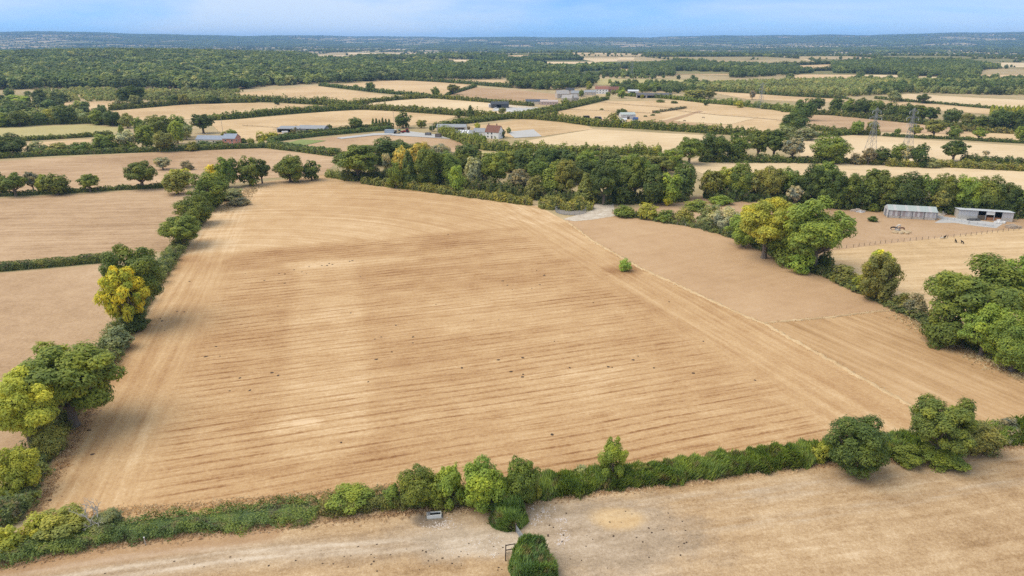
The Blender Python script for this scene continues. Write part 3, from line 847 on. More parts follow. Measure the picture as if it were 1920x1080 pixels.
tree_n = 0

def plant(u, v, w, h, kind, col, label, group=None):
    global tree_n
    tree_n += 1
    p = P(u, v); k = ppm(p)
    # w, h in picture pixels; a crown seen from above also shows some of its depth
    W = w / k
    elev = math.atan2(CAM_H - p.z, math.hypot(p.x, p.y))
    Hm = max(h / k / math.cos(elev) - .5 * W * math.sin(elev) * .55, .45 * W if kind != 'bush' else .3 * W)
    lod = 'vhi' if w > 110 else 'hi' if w > 62 else 'mid' if w > 24 else 'low'
    cm, tm = proto(kind, lod, tree_n % 3 if lod != 'low' else tree_n % 2)
    nm, form, cat = FORM[kind]
    r = thing(nm, label, cat, p, random.random() * 6.283, group)
    r.scale = (W, W, Hm)
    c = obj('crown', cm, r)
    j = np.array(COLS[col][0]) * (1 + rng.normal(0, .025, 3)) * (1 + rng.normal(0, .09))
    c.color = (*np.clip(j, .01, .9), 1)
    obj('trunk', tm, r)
    return r

def stand(place, group, rows):
    """a row of trees: same-looking ones told apart by counting along it"""
    rows = sorted(rows, key=lambda r: r[0])
    cnt = {}
    for r in rows: cnt[(FORM[r[4]][1], r[5])] = cnt.get((FORM[r[4]][1], r[5]), 0) + 1
    seen = {}
    for u, v, w, h, kind, col in rows:
        k = (FORM[kind][1], col); seen[k] = seen.get(k, 0) + 1
        words = f'{COLS[col][1]} {FORM[kind][1]}'
        if cnt[k] > 1:
            n, i = cnt[k], seen[k]
            words = f'{words} {place}, ' + ('leftmost' if i == 1 else 'rightmost' if i == n else ORD[i - 1] + ' from left')
        else:
            words = f'{words} {place}, only one so coloured'
        plant(u, v, w * 1.1, h * 1.04, kind, col, words, group)

# --- trees of the left boundary, one by one
LB = 'trees in the hedge left of the mown field'
for a in (
 (140, 798, 226, 182, 'spray', 'green', 'big bright green tree in the left hedge behind the yellowing one'),
 (64, 846, 158, 172, 'spray', 'yg', 'yellowing tree at the left edge before the big green tree'),
 (266, 602, 138, 158, 'spread', 'oak', 'tall green tree in the left hedge beside a yellow tree'),
 (244, 622, 98, 132, 'spray', 'yellow', 'bright yellow tree leaning out of the left hedge'),
 (252, 618, 66, 44, 'bush', 'dark', 'dark green shrub below the bright yellow tree'),
 (222, 655, 62, 50, 'bush', 'gg', 'grey-green bramble shrub between yellow tree and big green tree'),
 (345, 462, 94, 66, 'spread', 'green', 'lower of two round trees halfway up the left hedge'),
 (368, 422, 82, 62, 'dome', 'oak', 'brown-tipped round tree above another halfway up the left hedge'),
 (398, 390, 92, 76, 'dome', 'oak', 'broad dark tree at the top end of the left hedge'),
 (333, 364, 62, 50, 'dome', 'olive', 'rounded olive tree with yellow top beside the field corner'),
 (338, 352, 56, 38, 'young', 'yellow', 'yellow tree top behind the rounded olive tree'),
 (404, 352, 44, 46, 'young', 'yellow', 'yellow upright tree behind the broad dark tree'),
 (268, 354, 70, 56, 'spread', 'oak', 'open-branched oak at the left end of the corner trees'),
 (428, 352, 52, 62, 'dome', 'green', 'mid green tree right of the yellow upright tree'),
 (470, 348, 62, 58, 'dome', 'oak', 'deep green tree standing alone-topped left of the field corner hedge'),
 (492, 344, 40, 50, 'spread', 'dark', 'dark tree just left of the pair at the field corner'),
 (545, 341, 66, 56, 'dome', 'oak', 'larger tree of the pair above the field corner'),
 (585, 338, 44, 40, 'dome', 'dark', 'smaller tree of the pair above the field corner'),
 (306, 318, 40, 26, 'spray', 'tan', 'pale leafless-looking tree in the pinkish field edge'),
 (352, 318, 28, 18, 'bush', 'brown', 'brown rounded shrub among the corner trees'),
 (45, 925, 92, 100, 'young', 'yg', 'yellow-green shrubby tree at the left edge below the big tree'),
 (98, 852, 74, 66, 'bush', 'olive', 'olive bush at the field side below the big green tree'),
 (26, 1034, 62, 56, 'bush', 'yg', 'yellow-green bush in the lower left corner'),
 (118, 1003, 110, 56, 'bush', 'olive', 'olive thicket at the left end of the near hedge'),
 (75, 1008, 60, 52, 'bush', 'yg', 'yellow-tipped bush left of the olive thicket'),
 (205, 995, 72, 44, 'bush', 'gg', 'grey-green thicket behind the bare dead stems'),
 (450, 384, 46, 16, 'bush', 'brown', 'low brown scrub at the top left field corner'),
 (436, 374, 56, 24, 'bush', 'gg', 'low grey-green scrub behind the brown scrub at the field corner'),
): plant(*a, LB)

NB = 'trees and shrubs in the near hedge'
for a in (
 (786, 950, 94, 82, 'dome', 'oak', 'rounded deep green tree, left one of the near hedge trio'),
 (846, 948, 62, 82, 'young', 'lime', 'slim pale green young tree, right one of the near hedge trio'),
 (818, 950, 56, 66, 'dome', 'green', 'lower young tree in the middle of the near hedge trio'),
 (908, 955, 104, 104, 'dome', 'lime', 'bushy yellow-green tree beside the hedge block by the gate'),
 (977, 950, 84, 100, 'dome', 'green', 'tall green tree right of the bushy yellow-green tree'),
 (1000, 940, 34, 66, 'young', 'olive', 'small olive tree at the right foot of the tall green tree'),
 (1148, 902, 66, 84, 'young', 'lime', 'lone lime green sapling rising from the reedy hedge'),
 (1090, 900, 40, 30, 'bush', 'gg', 'small grey-green bush left of the lone lime sapling'),
 (1197, 890, 40, 26, 'bush', 'olive', 'small olive bush right of the lone lime sapling'),
 (1597, 888, 146, 122, 'dome', 'dark', 'dense round dark oak on the right part of the near hedge'),
 (1752, 866, 150, 142, 'spread', 'oak', 'tall gappy oak right of the dense round oak'),
 (1825, 846, 100, 72, 'bush', 'olive', 'olive scrub with bare tips right of the tall gappy oak'),
 (1880, 822, 60, 44, 'bush', 'brown', 'brownish thin scrub at the right end of the near hedge'),
 (1700, 866, 70, 40, 'bush', 'green', 'green bush filling the gap between the two near oaks'),
 (1764, 868, 96, 46, 'bush', 'green', 'low green bush around the trunk of the tall gappy oak'),
 (1535, 866, 36, 40, 'bush', 'yg', 'yellow-green bush at the left foot of the dense round oak'),
 (660, 950, 92, 46, 'bush', 'green', 'feathery green bush in the middle of the near hedge'),
 (733, 952, 44, 44, 'young', 'green', 'small green sapling left of the near hedge trio'),
 (1171, 508, 29, 26, 'bush', 'lime', 'lone round green bush standing in the mown field'),
): plant(*a, NB if a[0] != 1171 else None)

RB = 'trees and shrubs of the right boundary'
for a in (
 (1172, 406, 48, 24, 'bush', 'green', 'low green shrub next to the stone yard opening'),
 (1213, 410, 46, 34, 'bush', 'yg', 'yellow shrub right of the stone yard opening'),
 (1246, 415, 44, 24, 'bush', 'green', 'dark leafy shrub between yellow and olive shrubs'),
 (1282, 417, 44, 32, 'bush', 'olive', 'olive rounded shrub right of the yellow shrub'),
 (1305, 394, 54, 24, 'bush', 'green', 'green scrub patch behind the rounded olive shrub'),
 (1330, 424, 56, 44, 'bush', 'gg', 'grey-green willow scrub, left one of the pair'),
 (1364, 434, 66, 52, 'bush', 'grey', 'silvery grey willow scrub left of the yellowing tree'),
 (1392, 462, 74, 66, 'dome', 'lime', 'lime green tree on the left shoulder of the yellowing tree'),
 (1432, 484, 132, 124, 'spray', 'yg', 'large yellowing tree on the right boundary'),
 (1524, 508, 164, 150, 'spray', 'lime', 'tall bright green tree with drooping boughs on right boundary'),
 (1474, 492, 92, 72, 'bush', 'green', 'green undergrowth between the yellowing and the tall bright tree'),
 (1500, 512, 52, 52, 'bush', 'lime', 'bright bush at the foot of the tall bright green tree'),
 (1545, 506, 40, 40, 'bush', 'dark', 'dark bush right of the tall bright tree trunk'),
 (1582, 530, 60, 40, 'bush', 'olive', 'olive shrub right of the tall bright green tree'),
 (1612, 546, 40, 34, 'bush', 'yg', 'yellow-flecked shrub left of the slender mixed tree'),
 (1643, 562, 92, 100, 'dome', 'olive', 'rounded two-tone tree between two gaps on the right boundary'),
 (1640, 548, 62, 90, 'spray', 'yg', 'pale yellow top behind the rounded two-tone tree'),
 (1690, 580, 44, 34, 'bush', 'olive', 'low olive shrub left of the grey bramble'),
 (1714, 592, 46, 48, 'bush', 'brown', 'grey-brown dead bramble heap beside the big right tree'),
 (1814, 636, 205, 180, 'spread', 'green', 'largest broad tree at the right edge with branches showing'),
 (1768, 646, 92, 92, 'bush', 'oak', 'dark green bush under the left of the largest right tree'),
 (1916, 640, 165, 184, 'spread', 'green', 'broad tree cut by the right edge of the picture'),
 (1838, 668, 108, 112, 'dome', 'lime', 'bright lime bush in front of the largest right tree'),
 (1896, 696, 120, 120, 'dome', 'green', 'green bush at the lower right end of the right boundary'),
): plant(*a, RB)

# --- the belt of trees above the mown field and the rest of the countryside, in rows
stand('in the belt above the field', 'trees of the belt above the mown field', [
 (735, 309, 88, 56, 'dome', 'dark'), (788, 303, 62, 38, 'dome', 'dark'), (672, 338, 92, 68, 'spread', 'oak'), (727, 330, 22, 44, 'young', 'tan'),
 (758, 334, 46, 62, 'dome', 'gold'), (790, 330, 62, 62, 'dome', 'gold'), (768, 352, 42, 68, 'conifer', 'dark'), (805, 350, 58, 78, 'dome', 'oak'), (743, 354, 30, 50, 'young', 'green'),
 (842, 348, 58, 64, 'dome', 'green'), (830, 318, 60, 48, 'spread', 'tan'), (889, 354, 40, 62, 'dome', 'grey'), (857, 364, 36, 54, 'young', 'lime'), (880, 312, 54, 46, 'dome', 'dark'),
 (928, 352, 66, 70, 'spread', 'green'), (942, 312, 30, 30, 'dome', 'yg'), (960, 322, 58, 44, 'dome', 'green'), (985, 330, 54, 54, 'dome', 'dark'), (1022, 318, 62, 46, 'dome', 'dark'),
 (1062, 318, 56, 40, 'spread', 'dark'), (1102, 322, 60, 44, 'dome', 'green'), (1142, 322, 56, 40, 'dome', 'dark'), (1182, 326, 52, 40, 'spread', 'green'), (1216, 326, 50, 38, 'dome', 'olive'),
 (1244, 326, 44, 36, 'spread', 'olive'), (975, 364, 46, 52, 'spread', 'brown'), (1003, 372, 44, 44, 'bush', 'olive'), (1035, 370, 56, 58, 'dome', 'green'), (1064, 372, 62, 74, 'spread', 'olive'),
 (1098, 380, 52, 56, 'conifer', 'olive'), (1132, 384, 66, 84, 'spread', 'dark'), (1166, 380, 50, 54, 'bush', 'dark'), (1190, 378, 60, 84, 'spread', 'oak'), (1222, 384, 56, 74, 'dome', 'dark'),
 (1252, 384, 52, 62, 'dome', 'lime'), (1280, 372, 54, 70, 'dome', 'dark'), (1252, 386, 22, 28, 'dome', 'yellow'), (1090, 345, 56, 50, 'dome', 'dark'), (1150, 350, 56, 54, 'dome', 'oak'), (1205, 350, 56, 50, 'dome', 'green'),
 (860, 330, 50, 50, 'dome', 'oak'), (905, 335, 50, 50, 'dome', 'oak'), (1010, 345, 50, 50, 'dome', 'oak'), (1048, 345, 50, 46, 'dome', 'green')])
stand('in the belt behind the tin barns', 'trees of the belt behind the barns', [
 (1332, 372, 54, 56, 'dome', 'olive'), (1357, 370, 50, 60, 'spread', 'yg'), (1386, 372, 58, 68, 'dome', 'green'), (1412, 374, 44, 58, 'spread', 'olive'), (1442, 376, 60, 68, 'dome', 'olive'),
 (1470, 374, 54, 64, 'dome', 'green'), (1496, 372, 48, 50, 'spread', 'olive'), (1522, 382, 64, 74, 'dome', 'dark'), (1488, 384, 32, 38, 'spray', 'tan'), (1556, 388, 68, 76, 'dome', 'dark'), (1592, 390, 60, 66, 'dome', 'oak'),
 (1542, 352, 52, 52, 'spread', 'green'), (1622, 392, 56, 60, 'dome', 'dark'), (1656, 393, 64, 64, 'dome', 'oak'), (1640, 362, 54, 50, 'spread', 'oak'), (1692, 396, 70, 78, 'dome', 'dark'), (1728, 394, 54, 70, 'dome', 'green'),
 (1722, 396, 34, 54, 'young', 'tan'), (1764, 396, 60, 74, 'dome', 'oak'), (1760, 400, 42, 46, 'spread', 'olive'), (1804, 398, 66, 70, 'dome', 'lime'), (1846, 401, 70, 76, 'dome', 'oak'), (1880, 404, 64, 66, 'dome', 'dark'), (1918, 407, 56, 62, 'dome', 'green'), (1950, 409, 60, 66, 'dome', 'dark')])
stand('in the tree row above the middle belt', 'trees of the row above the middle belt', [
 (1258, 318, 58, 42, 'dome', 'green'), (1292, 308, 58, 52, 'spread', 'green'), (1337, 302, 66, 56, 'dome', 'dark'), (1380, 302, 52, 54, 'dome', 'oak'), (1420, 297, 46, 52, 'spread', 'oak'), (1450, 297, 52, 56, 'spread', 'dark'),
 (1484, 303, 50, 48, 'spread', 'tan'), (1555, 305, 82, 54, 'dome', 'green'), (1470, 268, 46, 34, 'dome', 'gg'), (1488, 250, 58, 40, 'dome', 'dark'), (1508, 262, 48, 24, 'bush', 'gg'), (1438, 266, 40, 24, 'dome', 'oak'), (1410, 264, 30, 16, 'bush', 'dark')])
stand('in the hedge below the pylons', 'trees of the hedge below the pylons', [
 (1604, 308, 26, 22, 'bush', 'brown'), (1627, 309, 30, 32, 'spread', 'brown'), (1652, 308, 40, 33, 'dome', 'dark'), (1684, 307, 36, 40, 'dome', 'green'), (1701, 310, 30, 38, 'spread', 'tan'), (1722, 313, 36, 44, 'young', 'dark'), (1746, 314, 32, 20, 'bush', 'gg'),
 (1786, 303, 52, 42, 'spread', 'dark'), (1848, 293, 15, 11, 'spread', 'tan')])
stand('in the hedge by the pylons', 'hedge trees beside the pylons', [
 (1606, 253, 26, 28, 'dome', 'green'), (1634, 253, 28, 26, 'dome', 'olive'), (1681, 255, 13, 15, 'dome', 'green'), (1714, 257, 27, 25, 'spread', 'olive'), (1750, 259, 40, 36, 'spread', 'olive'), (1787, 260, 28, 24, 'dome', 'green'), (1834, 263, 30, 25, 'spread', 'green'), (1912, 266, 28, 30, 'dome', 'green')])
stand('in the dark belt behind the pylons', 'trees of the belt behind the pylons', [
 (1503, 226, 46, 40, 'dome', 'dark'), (1530, 208, 34, 26, 'dome', 'dark'), (1566, 214, 32, 30, 'dome', 'dark'), (1590, 217, 36, 32, 'dome', 'oak'), (1616, 219, 42, 36, 'dome', 'dark'), (1642, 222, 36, 34, 'dome', 'oak'), (1669, 224, 36, 32, 'dome', 'dark'),
 (1696, 227, 36, 34, 'dome', 'dark'), (1720, 229, 36, 33, 'dome', 'oak'), (1743, 231, 34, 32, 'spread', 'dark'), (1784, 234, 38, 32, 'dome', 'dark'), (1812, 238, 32, 26, 'dome', 'olive'), (1840, 242, 42, 26, 'dome', 'oak'), (1874, 245, 52, 42, 'dome', 'dark'), (1912, 247, 46, 42, 'dome', 'dark')])
stand('in the pale poplar row at the right edge', 'pale poplars in a row', [(1857 + 8 * i, 219, 8, 20 - (i % 3), 'poplar', 'yg') for i in range(9)])
stand('on the pale hill field', 'field oaks on the pale hill field', [(1676, 191, 28, 21, 'dome', 'gg'), (1729, 194, 26, 19, 'spread', 'dark')])
stand('around the pink house', 'trees around the pink house', [
 (300, 262, 68, 48, 'dome', 'oak'), (335, 258, 52, 42, 'dome', 'green'), (382, 250, 48, 38, 'spread', 'dark'), (276, 280, 44, 46, 'dome', 'green'), (310, 284, 46, 40, 'dome', 'olive'), (334, 270, 34, 44, 'dome', 'lime'), (350, 262, 28, 30, 'dome', 'gg'),
 (240, 281, 44, 40, 'spread', 'grey'), (198, 284, 52, 34, 'dome', 'green'), (228, 252, 12, 17, 'young', 'green'), (436, 262, 24, 21, 'dome', 'green'), (360, 283, 26, 18, 'bush', 'olive'), (383, 277, 32, 14, 'bush', 'dark'), (410, 276, 28, 12, 'bush', 'oak'), (455, 268, 20, 10, 'bush', 'dark'), (472, 274, 14, 16, 'dome', 'olive'), (490, 276, 16, 16, 'dome', 'yg'), (420, 254, 12, 8, 'bush', 'olive')])
stand('beside the trimmed hedge at the left edge', 'trees by the trimmed hedge at the left', [
 (18, 292, 76, 44, 'dome', 'dark'), (70, 288, 40, 24, 'bush', 'gg'), (110, 288, 44, 22, 'bush', 'olive'), (150, 286, 40, 20, 'bush', 'green')])
stand('in the field hedge at the left edge', 'trees of the field hedge at the left', [
 (6, 366, 34, 44, 'dome', 'oak'), (30, 368, 50, 48, 'spread', 'oak'), (64, 360, 30, 40, 'spread', 'tan'), (84, 362, 36, 36, 'dome', 'yg'), (108, 365, 52, 42, 'dome', 'oak'), (170, 360, 42, 36, 'spread', 'green')])
stand('in the scrub at far left', 'trees of the scrubby hedges at the left', [
 (38, 237, 42, 30, 'dome', 'dark'), (8, 238, 34, 26, 'dome', 'green'), (76, 234, 32, 24, 'dome', 'dark'), (100, 225, 40, 22, 'bush', 'yg'), (124, 232, 46, 36, 'dome', 'dark'), (152, 226, 34, 20, 'bush', 'gg'), (184, 234, 34, 28, 'dome', 'green'), (212, 236, 38, 30, 'dome', 'dark'), (240, 240, 34, 28, 'dome', 'olive'), (262, 246, 30, 26, 'dome', 'green'),
 (246, 194, 56, 34, 'dome', 'dark'), (256, 202, 28, 24, 'dome', 'gg'), (325, 196, 28, 18, 'dome', 'dark'), (345, 196, 26, 20, 'dome', 'olive'), (225, 203, 26, 16, 'bush', 'gg'), (75, 190, 30, 22, 'dome', 'dark'), (110, 192, 40, 18, 'dome', 'dark'), (30, 195, 50, 18, 'bush', 'lime'), (400, 194, 30, 16, 'dome', 'dark')])
stand('among the middle farm fields', 'trees among the middle farm fields', [
 (520, 197, 13, 14, 'dome', 'dark'), (608, 195, 12, 14, 'dome', 'green'), (695, 172, 22, 18, 'dome', 'dark'), (667, 167, 11, 9, 'dome', 'green'), (817, 180, 21, 17, 'dome', 'oak'), (850, 177, 27, 19, 'spread', 'olive'), (669, 244, 30, 25, 'dome', 'oak'), (756, 240, 36, 30, 'dome', 'dark'),
 (778, 210, 17, 14, 'dome', 'oak'), (860, 221, 21, 18, 'dome', 'oak'), (882, 219, 17, 21, 'conifer', 'dark'), (942, 214, 17, 13, 'dome', 'olive'), (920, 219, 16, 12, 'dome', 'gg'), (618, 244, 14, 11, 'dome', 'dark'), (600, 244, 9, 9, 'dome', 'green'), (553, 252, 16, 14, 'spread', 'brown'),
 (790, 240, 24, 16, 'dome', 'olive'), (811, 246, 14, 12, 'dome', 'dark'), (895, 242, 14, 12, 'dome', 'yg'), (878, 244, 9, 8, 'dome', 'brown'), (941, 258, 18, 16, 'dome', 'dark'), (954, 250, 12, 12, 'dome', 'gg'), (893, 260, 16, 12, 'dome', 'green'), (1040, 222, 15, 18, 'spread', 'oak'), (905, 270, 20, 18, 'dome', 'oak'), (940, 276, 22, 14, 'dome', 'brown')])
stand('in the dark conifer clump by the lane', 'conifers of the clump by the lane', [(700 + 6 * i, 239 - (i % 2), 10, 17 - (i % 3), 'conifer', 'dark') for i in range(6)])
stand('around the far village', 'trees around the far village', [
 (1060, 204, 19, 20, 'dome', 'green'), (1090, 182, 11, 14, 'dome', 'green'), (1104, 168, 15, 15, 'dome', 'yg'), (1165, 184, 20, 20, 'dome', 'lime'), (1204, 174, 24, 18, 'dome', 'green'), (1228, 170, 30, 14, 'dome', 'green'), (1190, 168, 20, 14, 'dome', 'oak'), (1165, 218, 25, 15, 'dome', 'dark'), (1150, 228, 20, 17, 'dome', 'olive'),
 (1183, 180, 10, 8, 'bush', 'dark'), (1204, 185, 8, 8, 'dome', 'yg'), (1305, 184, 52, 16, 'bush', 'olive'), (1330, 184, 26, 18, 'dome', 'olive'), (1323, 198, 11, 9, 'dome', 'dark'), (1386, 202, 17, 13, 'young', 'yg'), (1410, 187, 14, 18, 'spray', 'tan'), (1150, 178, 12, 10, 'dome', 'gg'), (1140, 180, 12, 8, 'bush', 'green')])

# ------------------------------------------------------------------ hedges
def hedge(px, width, height, col, label, style='leafy', dens=1.0, group=None, bumpy=.35, shoot=0.0, name='field_hedge'):
    pts = [P(u, v) for u, v in px]
    q = [pts[0]]
    for a, b in zip(pts, pts[1:]):
        n = max(1, int((b - a).length / 2.0))
        q += [a.lerp(b, (k + 1) / n) for k in range(n)]
    A = np.array([[p.x, p.y] for p in q])
    seg = np.linalg.norm(np.diff(A, axis=0), axis=1); L = seg.sum(); cs = np.concatenate([[0], np.cumsum(seg)])
    dm = float(np.median([depth(p) for p in q])); sz = min(max(.17, 2.1 * dm / FPX), 3.0)
    nk = int(L / 2.2) + 3
    kx = np.linspace(0, L, nk)
    hm = 1 + bumpy * (rng.random(nk) - .5) * 2 * .7; wm = 1 + bumpy * (rng.random(nk) - .5) * 1.2
    big = np.interp(kx, np.linspace(0, L, max(3, nk // 7)), rng.random(max(3, nk // 7)))
    hm = hm * (.85 + .3 * big)
    tm = .6 * rng.random(nk) + .4 * big
    arc = width * .6 + 2 * height
    n = int(min(70000, dens * L * arc / (sz * sz * .42)))
    s = rng.random(n) * L
    th = (-.04 + 1.08 * rng.random(n)) * math.pi
    Hh = height * np.interp(s, kx, hm); Ww = .5 * width * np.interp(s, kx, wm)
    k = np.clip(np.searchsorted(cs, s, side='right') - 1, 0, len(seg) - 1)
    f = (s - cs[k]) / seg[k]
    base = A[k] + (A[k + 1] - A[k]) * f[:, None]
    d = (A[k + 1] - A[k]) / seg[k][:, None]; nx = np.stack([-d[:, 1], d[:, 0]], 1)
    c, si = np.cos(th), np.sin(th)
    endr = np.minimum(np.minimum(s, L - s) / (.5 * width), 1.0); endk = np.sqrt(np.clip(1 - (1 - endr) ** 2, .02, 1))
    e = .62 if L > 25 else .85
    lump = 1 + (.22 * np.sin(s * 1.9 + 3 * c) * np.sin(th * 4 + s * .7) + .14 * np.sin(s * .83 + 2 * c) + .11 * rng.normal(size=n)) * min(1.0, bumpy * 2.5)
    off = np.sign(c) * np.abs(c) ** e * Ww * lump * endk
    z = np.abs(si) ** e * np.sign(si) * Hh * lump * (.55 + .45 * endk)
    gz = H(base[:, 0], base[:, 1])
    p = np.stack([base[:, 0] + nx[:, 0] * off, base[:, 1] + nx[:, 1] * off, gz + np.maximum(z, .05)], 1)
    out = np.stack([nx[:, 0] * c, nx[:, 1] * c, np.maximum(si, 0) + .25], 1)
    t = np.clip(.60 * np.interp(s, kx, tm) + .52 * rng.random(n) + .12 * np.sin(s * 1.1 + 4 * c), 0, 1)
    if style == 'reed':                         # tall upright blades in leaning tufts
        lean = np.stack([np.interp(s, kx, rng.normal(0, .35, nk)), np.interp(s, kx, rng.normal(0, .35, nk))], 1) + rng.normal(0, .22, (n, 2))
        up = np.concatenate([lean + nx * (c * .35)[:, None], np.ones((n, 1))], 1)
        wv = np.stack([rng.normal(size=n), rng.normal(size=n), 0 * s], 1); wv /= np.linalg.norm(wv, axis=1)[:, None]
        hl = (.34 + .5 * rng.random(n))[:, None] * min(1.0, height / 2.2); wl = (.06 + .06 * rng.random(n))[:, None] * max(1, sz / .2)
        b = p - up * hl * .6
        V = np.stack([b - wv * wl, b + wv * wl, p + wv * wl * .8 + up * hl * .2, p + up * hl * .7], 1).reshape(-1, 3)
        F = np.arange(4 * n).reshape(n, 4)
    else:
        V, F = leaf_cards(p, out + unit(n) * .75, np.full(n, sz * .8), .2)
    if shoot:                                   # untrimmed shoots standing out of the top
        m = int(L * shoot)
        s2 = rng.random(m) * L
        k2 = np.clip(np.searchsorted(cs, s2, side='right') - 1, 0, len(seg) - 1); f2 = (s2 - cs[k2]) / seg[k2]
        b2 = A[k2] + (A[k2 + 1] - A[k2]) * f2[:, None]
        b2 = b2 + rng.normal(0, .22 * width, (m, 2))
        rep = 9
        hh = np.repeat(.4 + .8 * rng.random(m), rep)
        zz = np.repeat(np.interp(s2, kx, hm) * height * .9, rep) + hh * rng.random(m * rep)
        bb = np.repeat(b2, rep, 0) + rng.normal(0, .16, (m * rep, 2))
        p2 = np.stack([bb[:, 0], bb[:, 1], H(bb[:, 0], bb[:, 1]) + zz], 1)
        V2, F2 = leaf_cards(p2, unit(m * rep) + np.array([0, 0, .5]), np.full(m * rep, sz * .6), .1)
        F = np.vstack([F, F2 + len(V)]); V = np.vstack([V, V2])
        t = np.concatenate([t, np.clip(.35 + .6 * rng.random(m * rep), 0, 1)])
    t4 = np.repeat(t, 4)
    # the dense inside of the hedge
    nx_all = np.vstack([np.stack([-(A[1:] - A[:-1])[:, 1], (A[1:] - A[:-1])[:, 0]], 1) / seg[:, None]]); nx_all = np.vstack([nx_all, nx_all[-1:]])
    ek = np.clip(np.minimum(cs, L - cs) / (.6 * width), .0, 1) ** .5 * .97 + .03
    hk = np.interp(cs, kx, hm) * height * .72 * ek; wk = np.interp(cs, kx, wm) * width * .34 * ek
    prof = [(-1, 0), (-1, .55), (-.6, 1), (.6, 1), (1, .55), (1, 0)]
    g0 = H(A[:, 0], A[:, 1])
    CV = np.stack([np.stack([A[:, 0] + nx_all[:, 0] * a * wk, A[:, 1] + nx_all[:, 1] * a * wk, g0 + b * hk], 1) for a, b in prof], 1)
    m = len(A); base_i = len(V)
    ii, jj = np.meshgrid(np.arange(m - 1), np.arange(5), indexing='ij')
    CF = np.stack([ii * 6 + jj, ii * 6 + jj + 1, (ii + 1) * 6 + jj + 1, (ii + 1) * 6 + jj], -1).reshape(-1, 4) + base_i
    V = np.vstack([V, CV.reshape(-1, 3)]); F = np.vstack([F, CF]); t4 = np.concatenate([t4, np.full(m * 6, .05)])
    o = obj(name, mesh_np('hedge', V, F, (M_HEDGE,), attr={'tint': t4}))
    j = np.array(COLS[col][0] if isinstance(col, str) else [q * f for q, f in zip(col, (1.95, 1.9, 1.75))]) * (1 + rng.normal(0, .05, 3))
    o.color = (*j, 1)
    return tag(o, label, 'hedge', group)

FH = 'hedges between the fields'
hedge([(15, 990), (58, 892), (100, 812), (150, 740), (190, 690), (218, 640), (262, 572), (305, 508), (345, 452), (376, 405), (415, 372)], 4.6, 2.3, (.085, .10, .036), 'overgrown mixed hedge along the left side of the mown field', group=FH, shoot=1.2, bumpy=.5)
hedge([(-40, 1046), (120, 1020), (250, 998), (480, 971), (600, 958)], 4.4, 1.6, (.085, .105, .034), 'brambly left part of the near hedge with brown undersides', group=FH, shoot=2.0, bumpy=.5)
hedge([(596, 958), (760, 942), (860, 936), (935, 931)], 4.2, 1.7, (.075, .088, .032), 'dark brambly part of the near hedge behind the water trough', group=FH, shoot=2.0, bumpy=.4)
hedge([(930, 932), (1000, 922), (1120, 907), (1250, 893), (1400, 873), (1545, 855)], 4.2, 2.1, (.092, .132, .033), 'lush reedy green middle stretch of the near hedge', 'reed', 1.2, FH, .3, 1.0)
hedge([(1540, 856), (1700, 842), (1800, 832), (1960, 812), (2060, 800)], 4.2, 2.0, (.094, .132, .034), 'reedy green stretch of the near hedge under the two oaks', 'reed', 1.1, FH, .3, 1.0)
hedge([(951, 960), (955, 980), (958, 998)], 4.6, 3.3, (.070, .116, .042), 'block of reedy hedge above the metal gate', 'reed', 1.5, None, .2)
hedge([(986, 1038), (1000, 1075), (1016, 1120)], 4.8, 3.2, (.072, .116, .040), 'block of reedy hedge below the metal gate', 'reed', 1.5, None, .2)
hedge([(972, 1052), (982, 1085), (996, 1120)], 2.0, 1.5, (.05, .08, .025), 'low dark bramble strip behind the corner of wooden rails', 'leafy', 1.0, None, .3)
hedge([(612, 331), (640, 335), (672, 340)], 4, 3.0, 'olive', 'left short length of olive hedge above the mown field', group=FH, shoot=.6)
hedge([(678, 343), (730, 350), (790, 357), (850, 365), (920, 374), (998, 385)], 4, 3.0, 'olive', 'long olive hedge along the top of the mown field', group=FH, shoot=.6)
hedge([(1010, 388), (1050, 391), (1085, 392), (1112, 391)], 7, 4.0, 'olive', 'bulky olive hedge beside the round pen', group=FH, shoot=.6, bumpy=.5)
hedge([(1152, 401), (1230, 412), (1320, 428), (1400, 452), (1470, 483), (1530, 508), (1600, 540), (1700, 585), (1760, 618), (1850, 662), (1960, 712)], 4.2, 2.0, (.07, .085, .03), 'rough hedge under the trees of the right boundary', group=FH, shoot=1.0, bumpy=.6)
hedge([(-120, 520), (0, 507), (100, 499), (212, 489)], 3.2, 2.4, (.065, .085, .032), 'dark trimmed hedge reaching the left edge above the bare field', group=FH, bumpy=.15)
hedge([(-60, 371), (0, 368), (120, 362), (220, 356), (345, 350)], 2.8, 1.8, (.075, .085, .03), 'low hedge under the trees at the left edge', group=FH, bumpy=.3)
hedge([(-80, 303), (0, 297), (110, 291), (300, 284), (340, 283), (430, 279), (500, 277), (560, 284), (626, 293)], 4, 3.2, (.07, .095, .03), 'long neatly trimmed hedge in front of the pink house', group=FH, bumpy=.15)
hedge([(640, 290), (590, 284), (545, 277), (512, 272), (506, 267), (530, 263), (600, 255), (690, 247), (738, 243)], 4, 3.0, (.06, .095, .03), 'hedge bending round the green corner of the farm field', group=FH, bumpy=.15)
hedge([(500, 262), (560, 254), (640, 246), (738, 238)], 4, 3.0, (.06, .09, .03), 'trimmed hedge on the far side of the lane bend', group=FH, bumpy=.15)
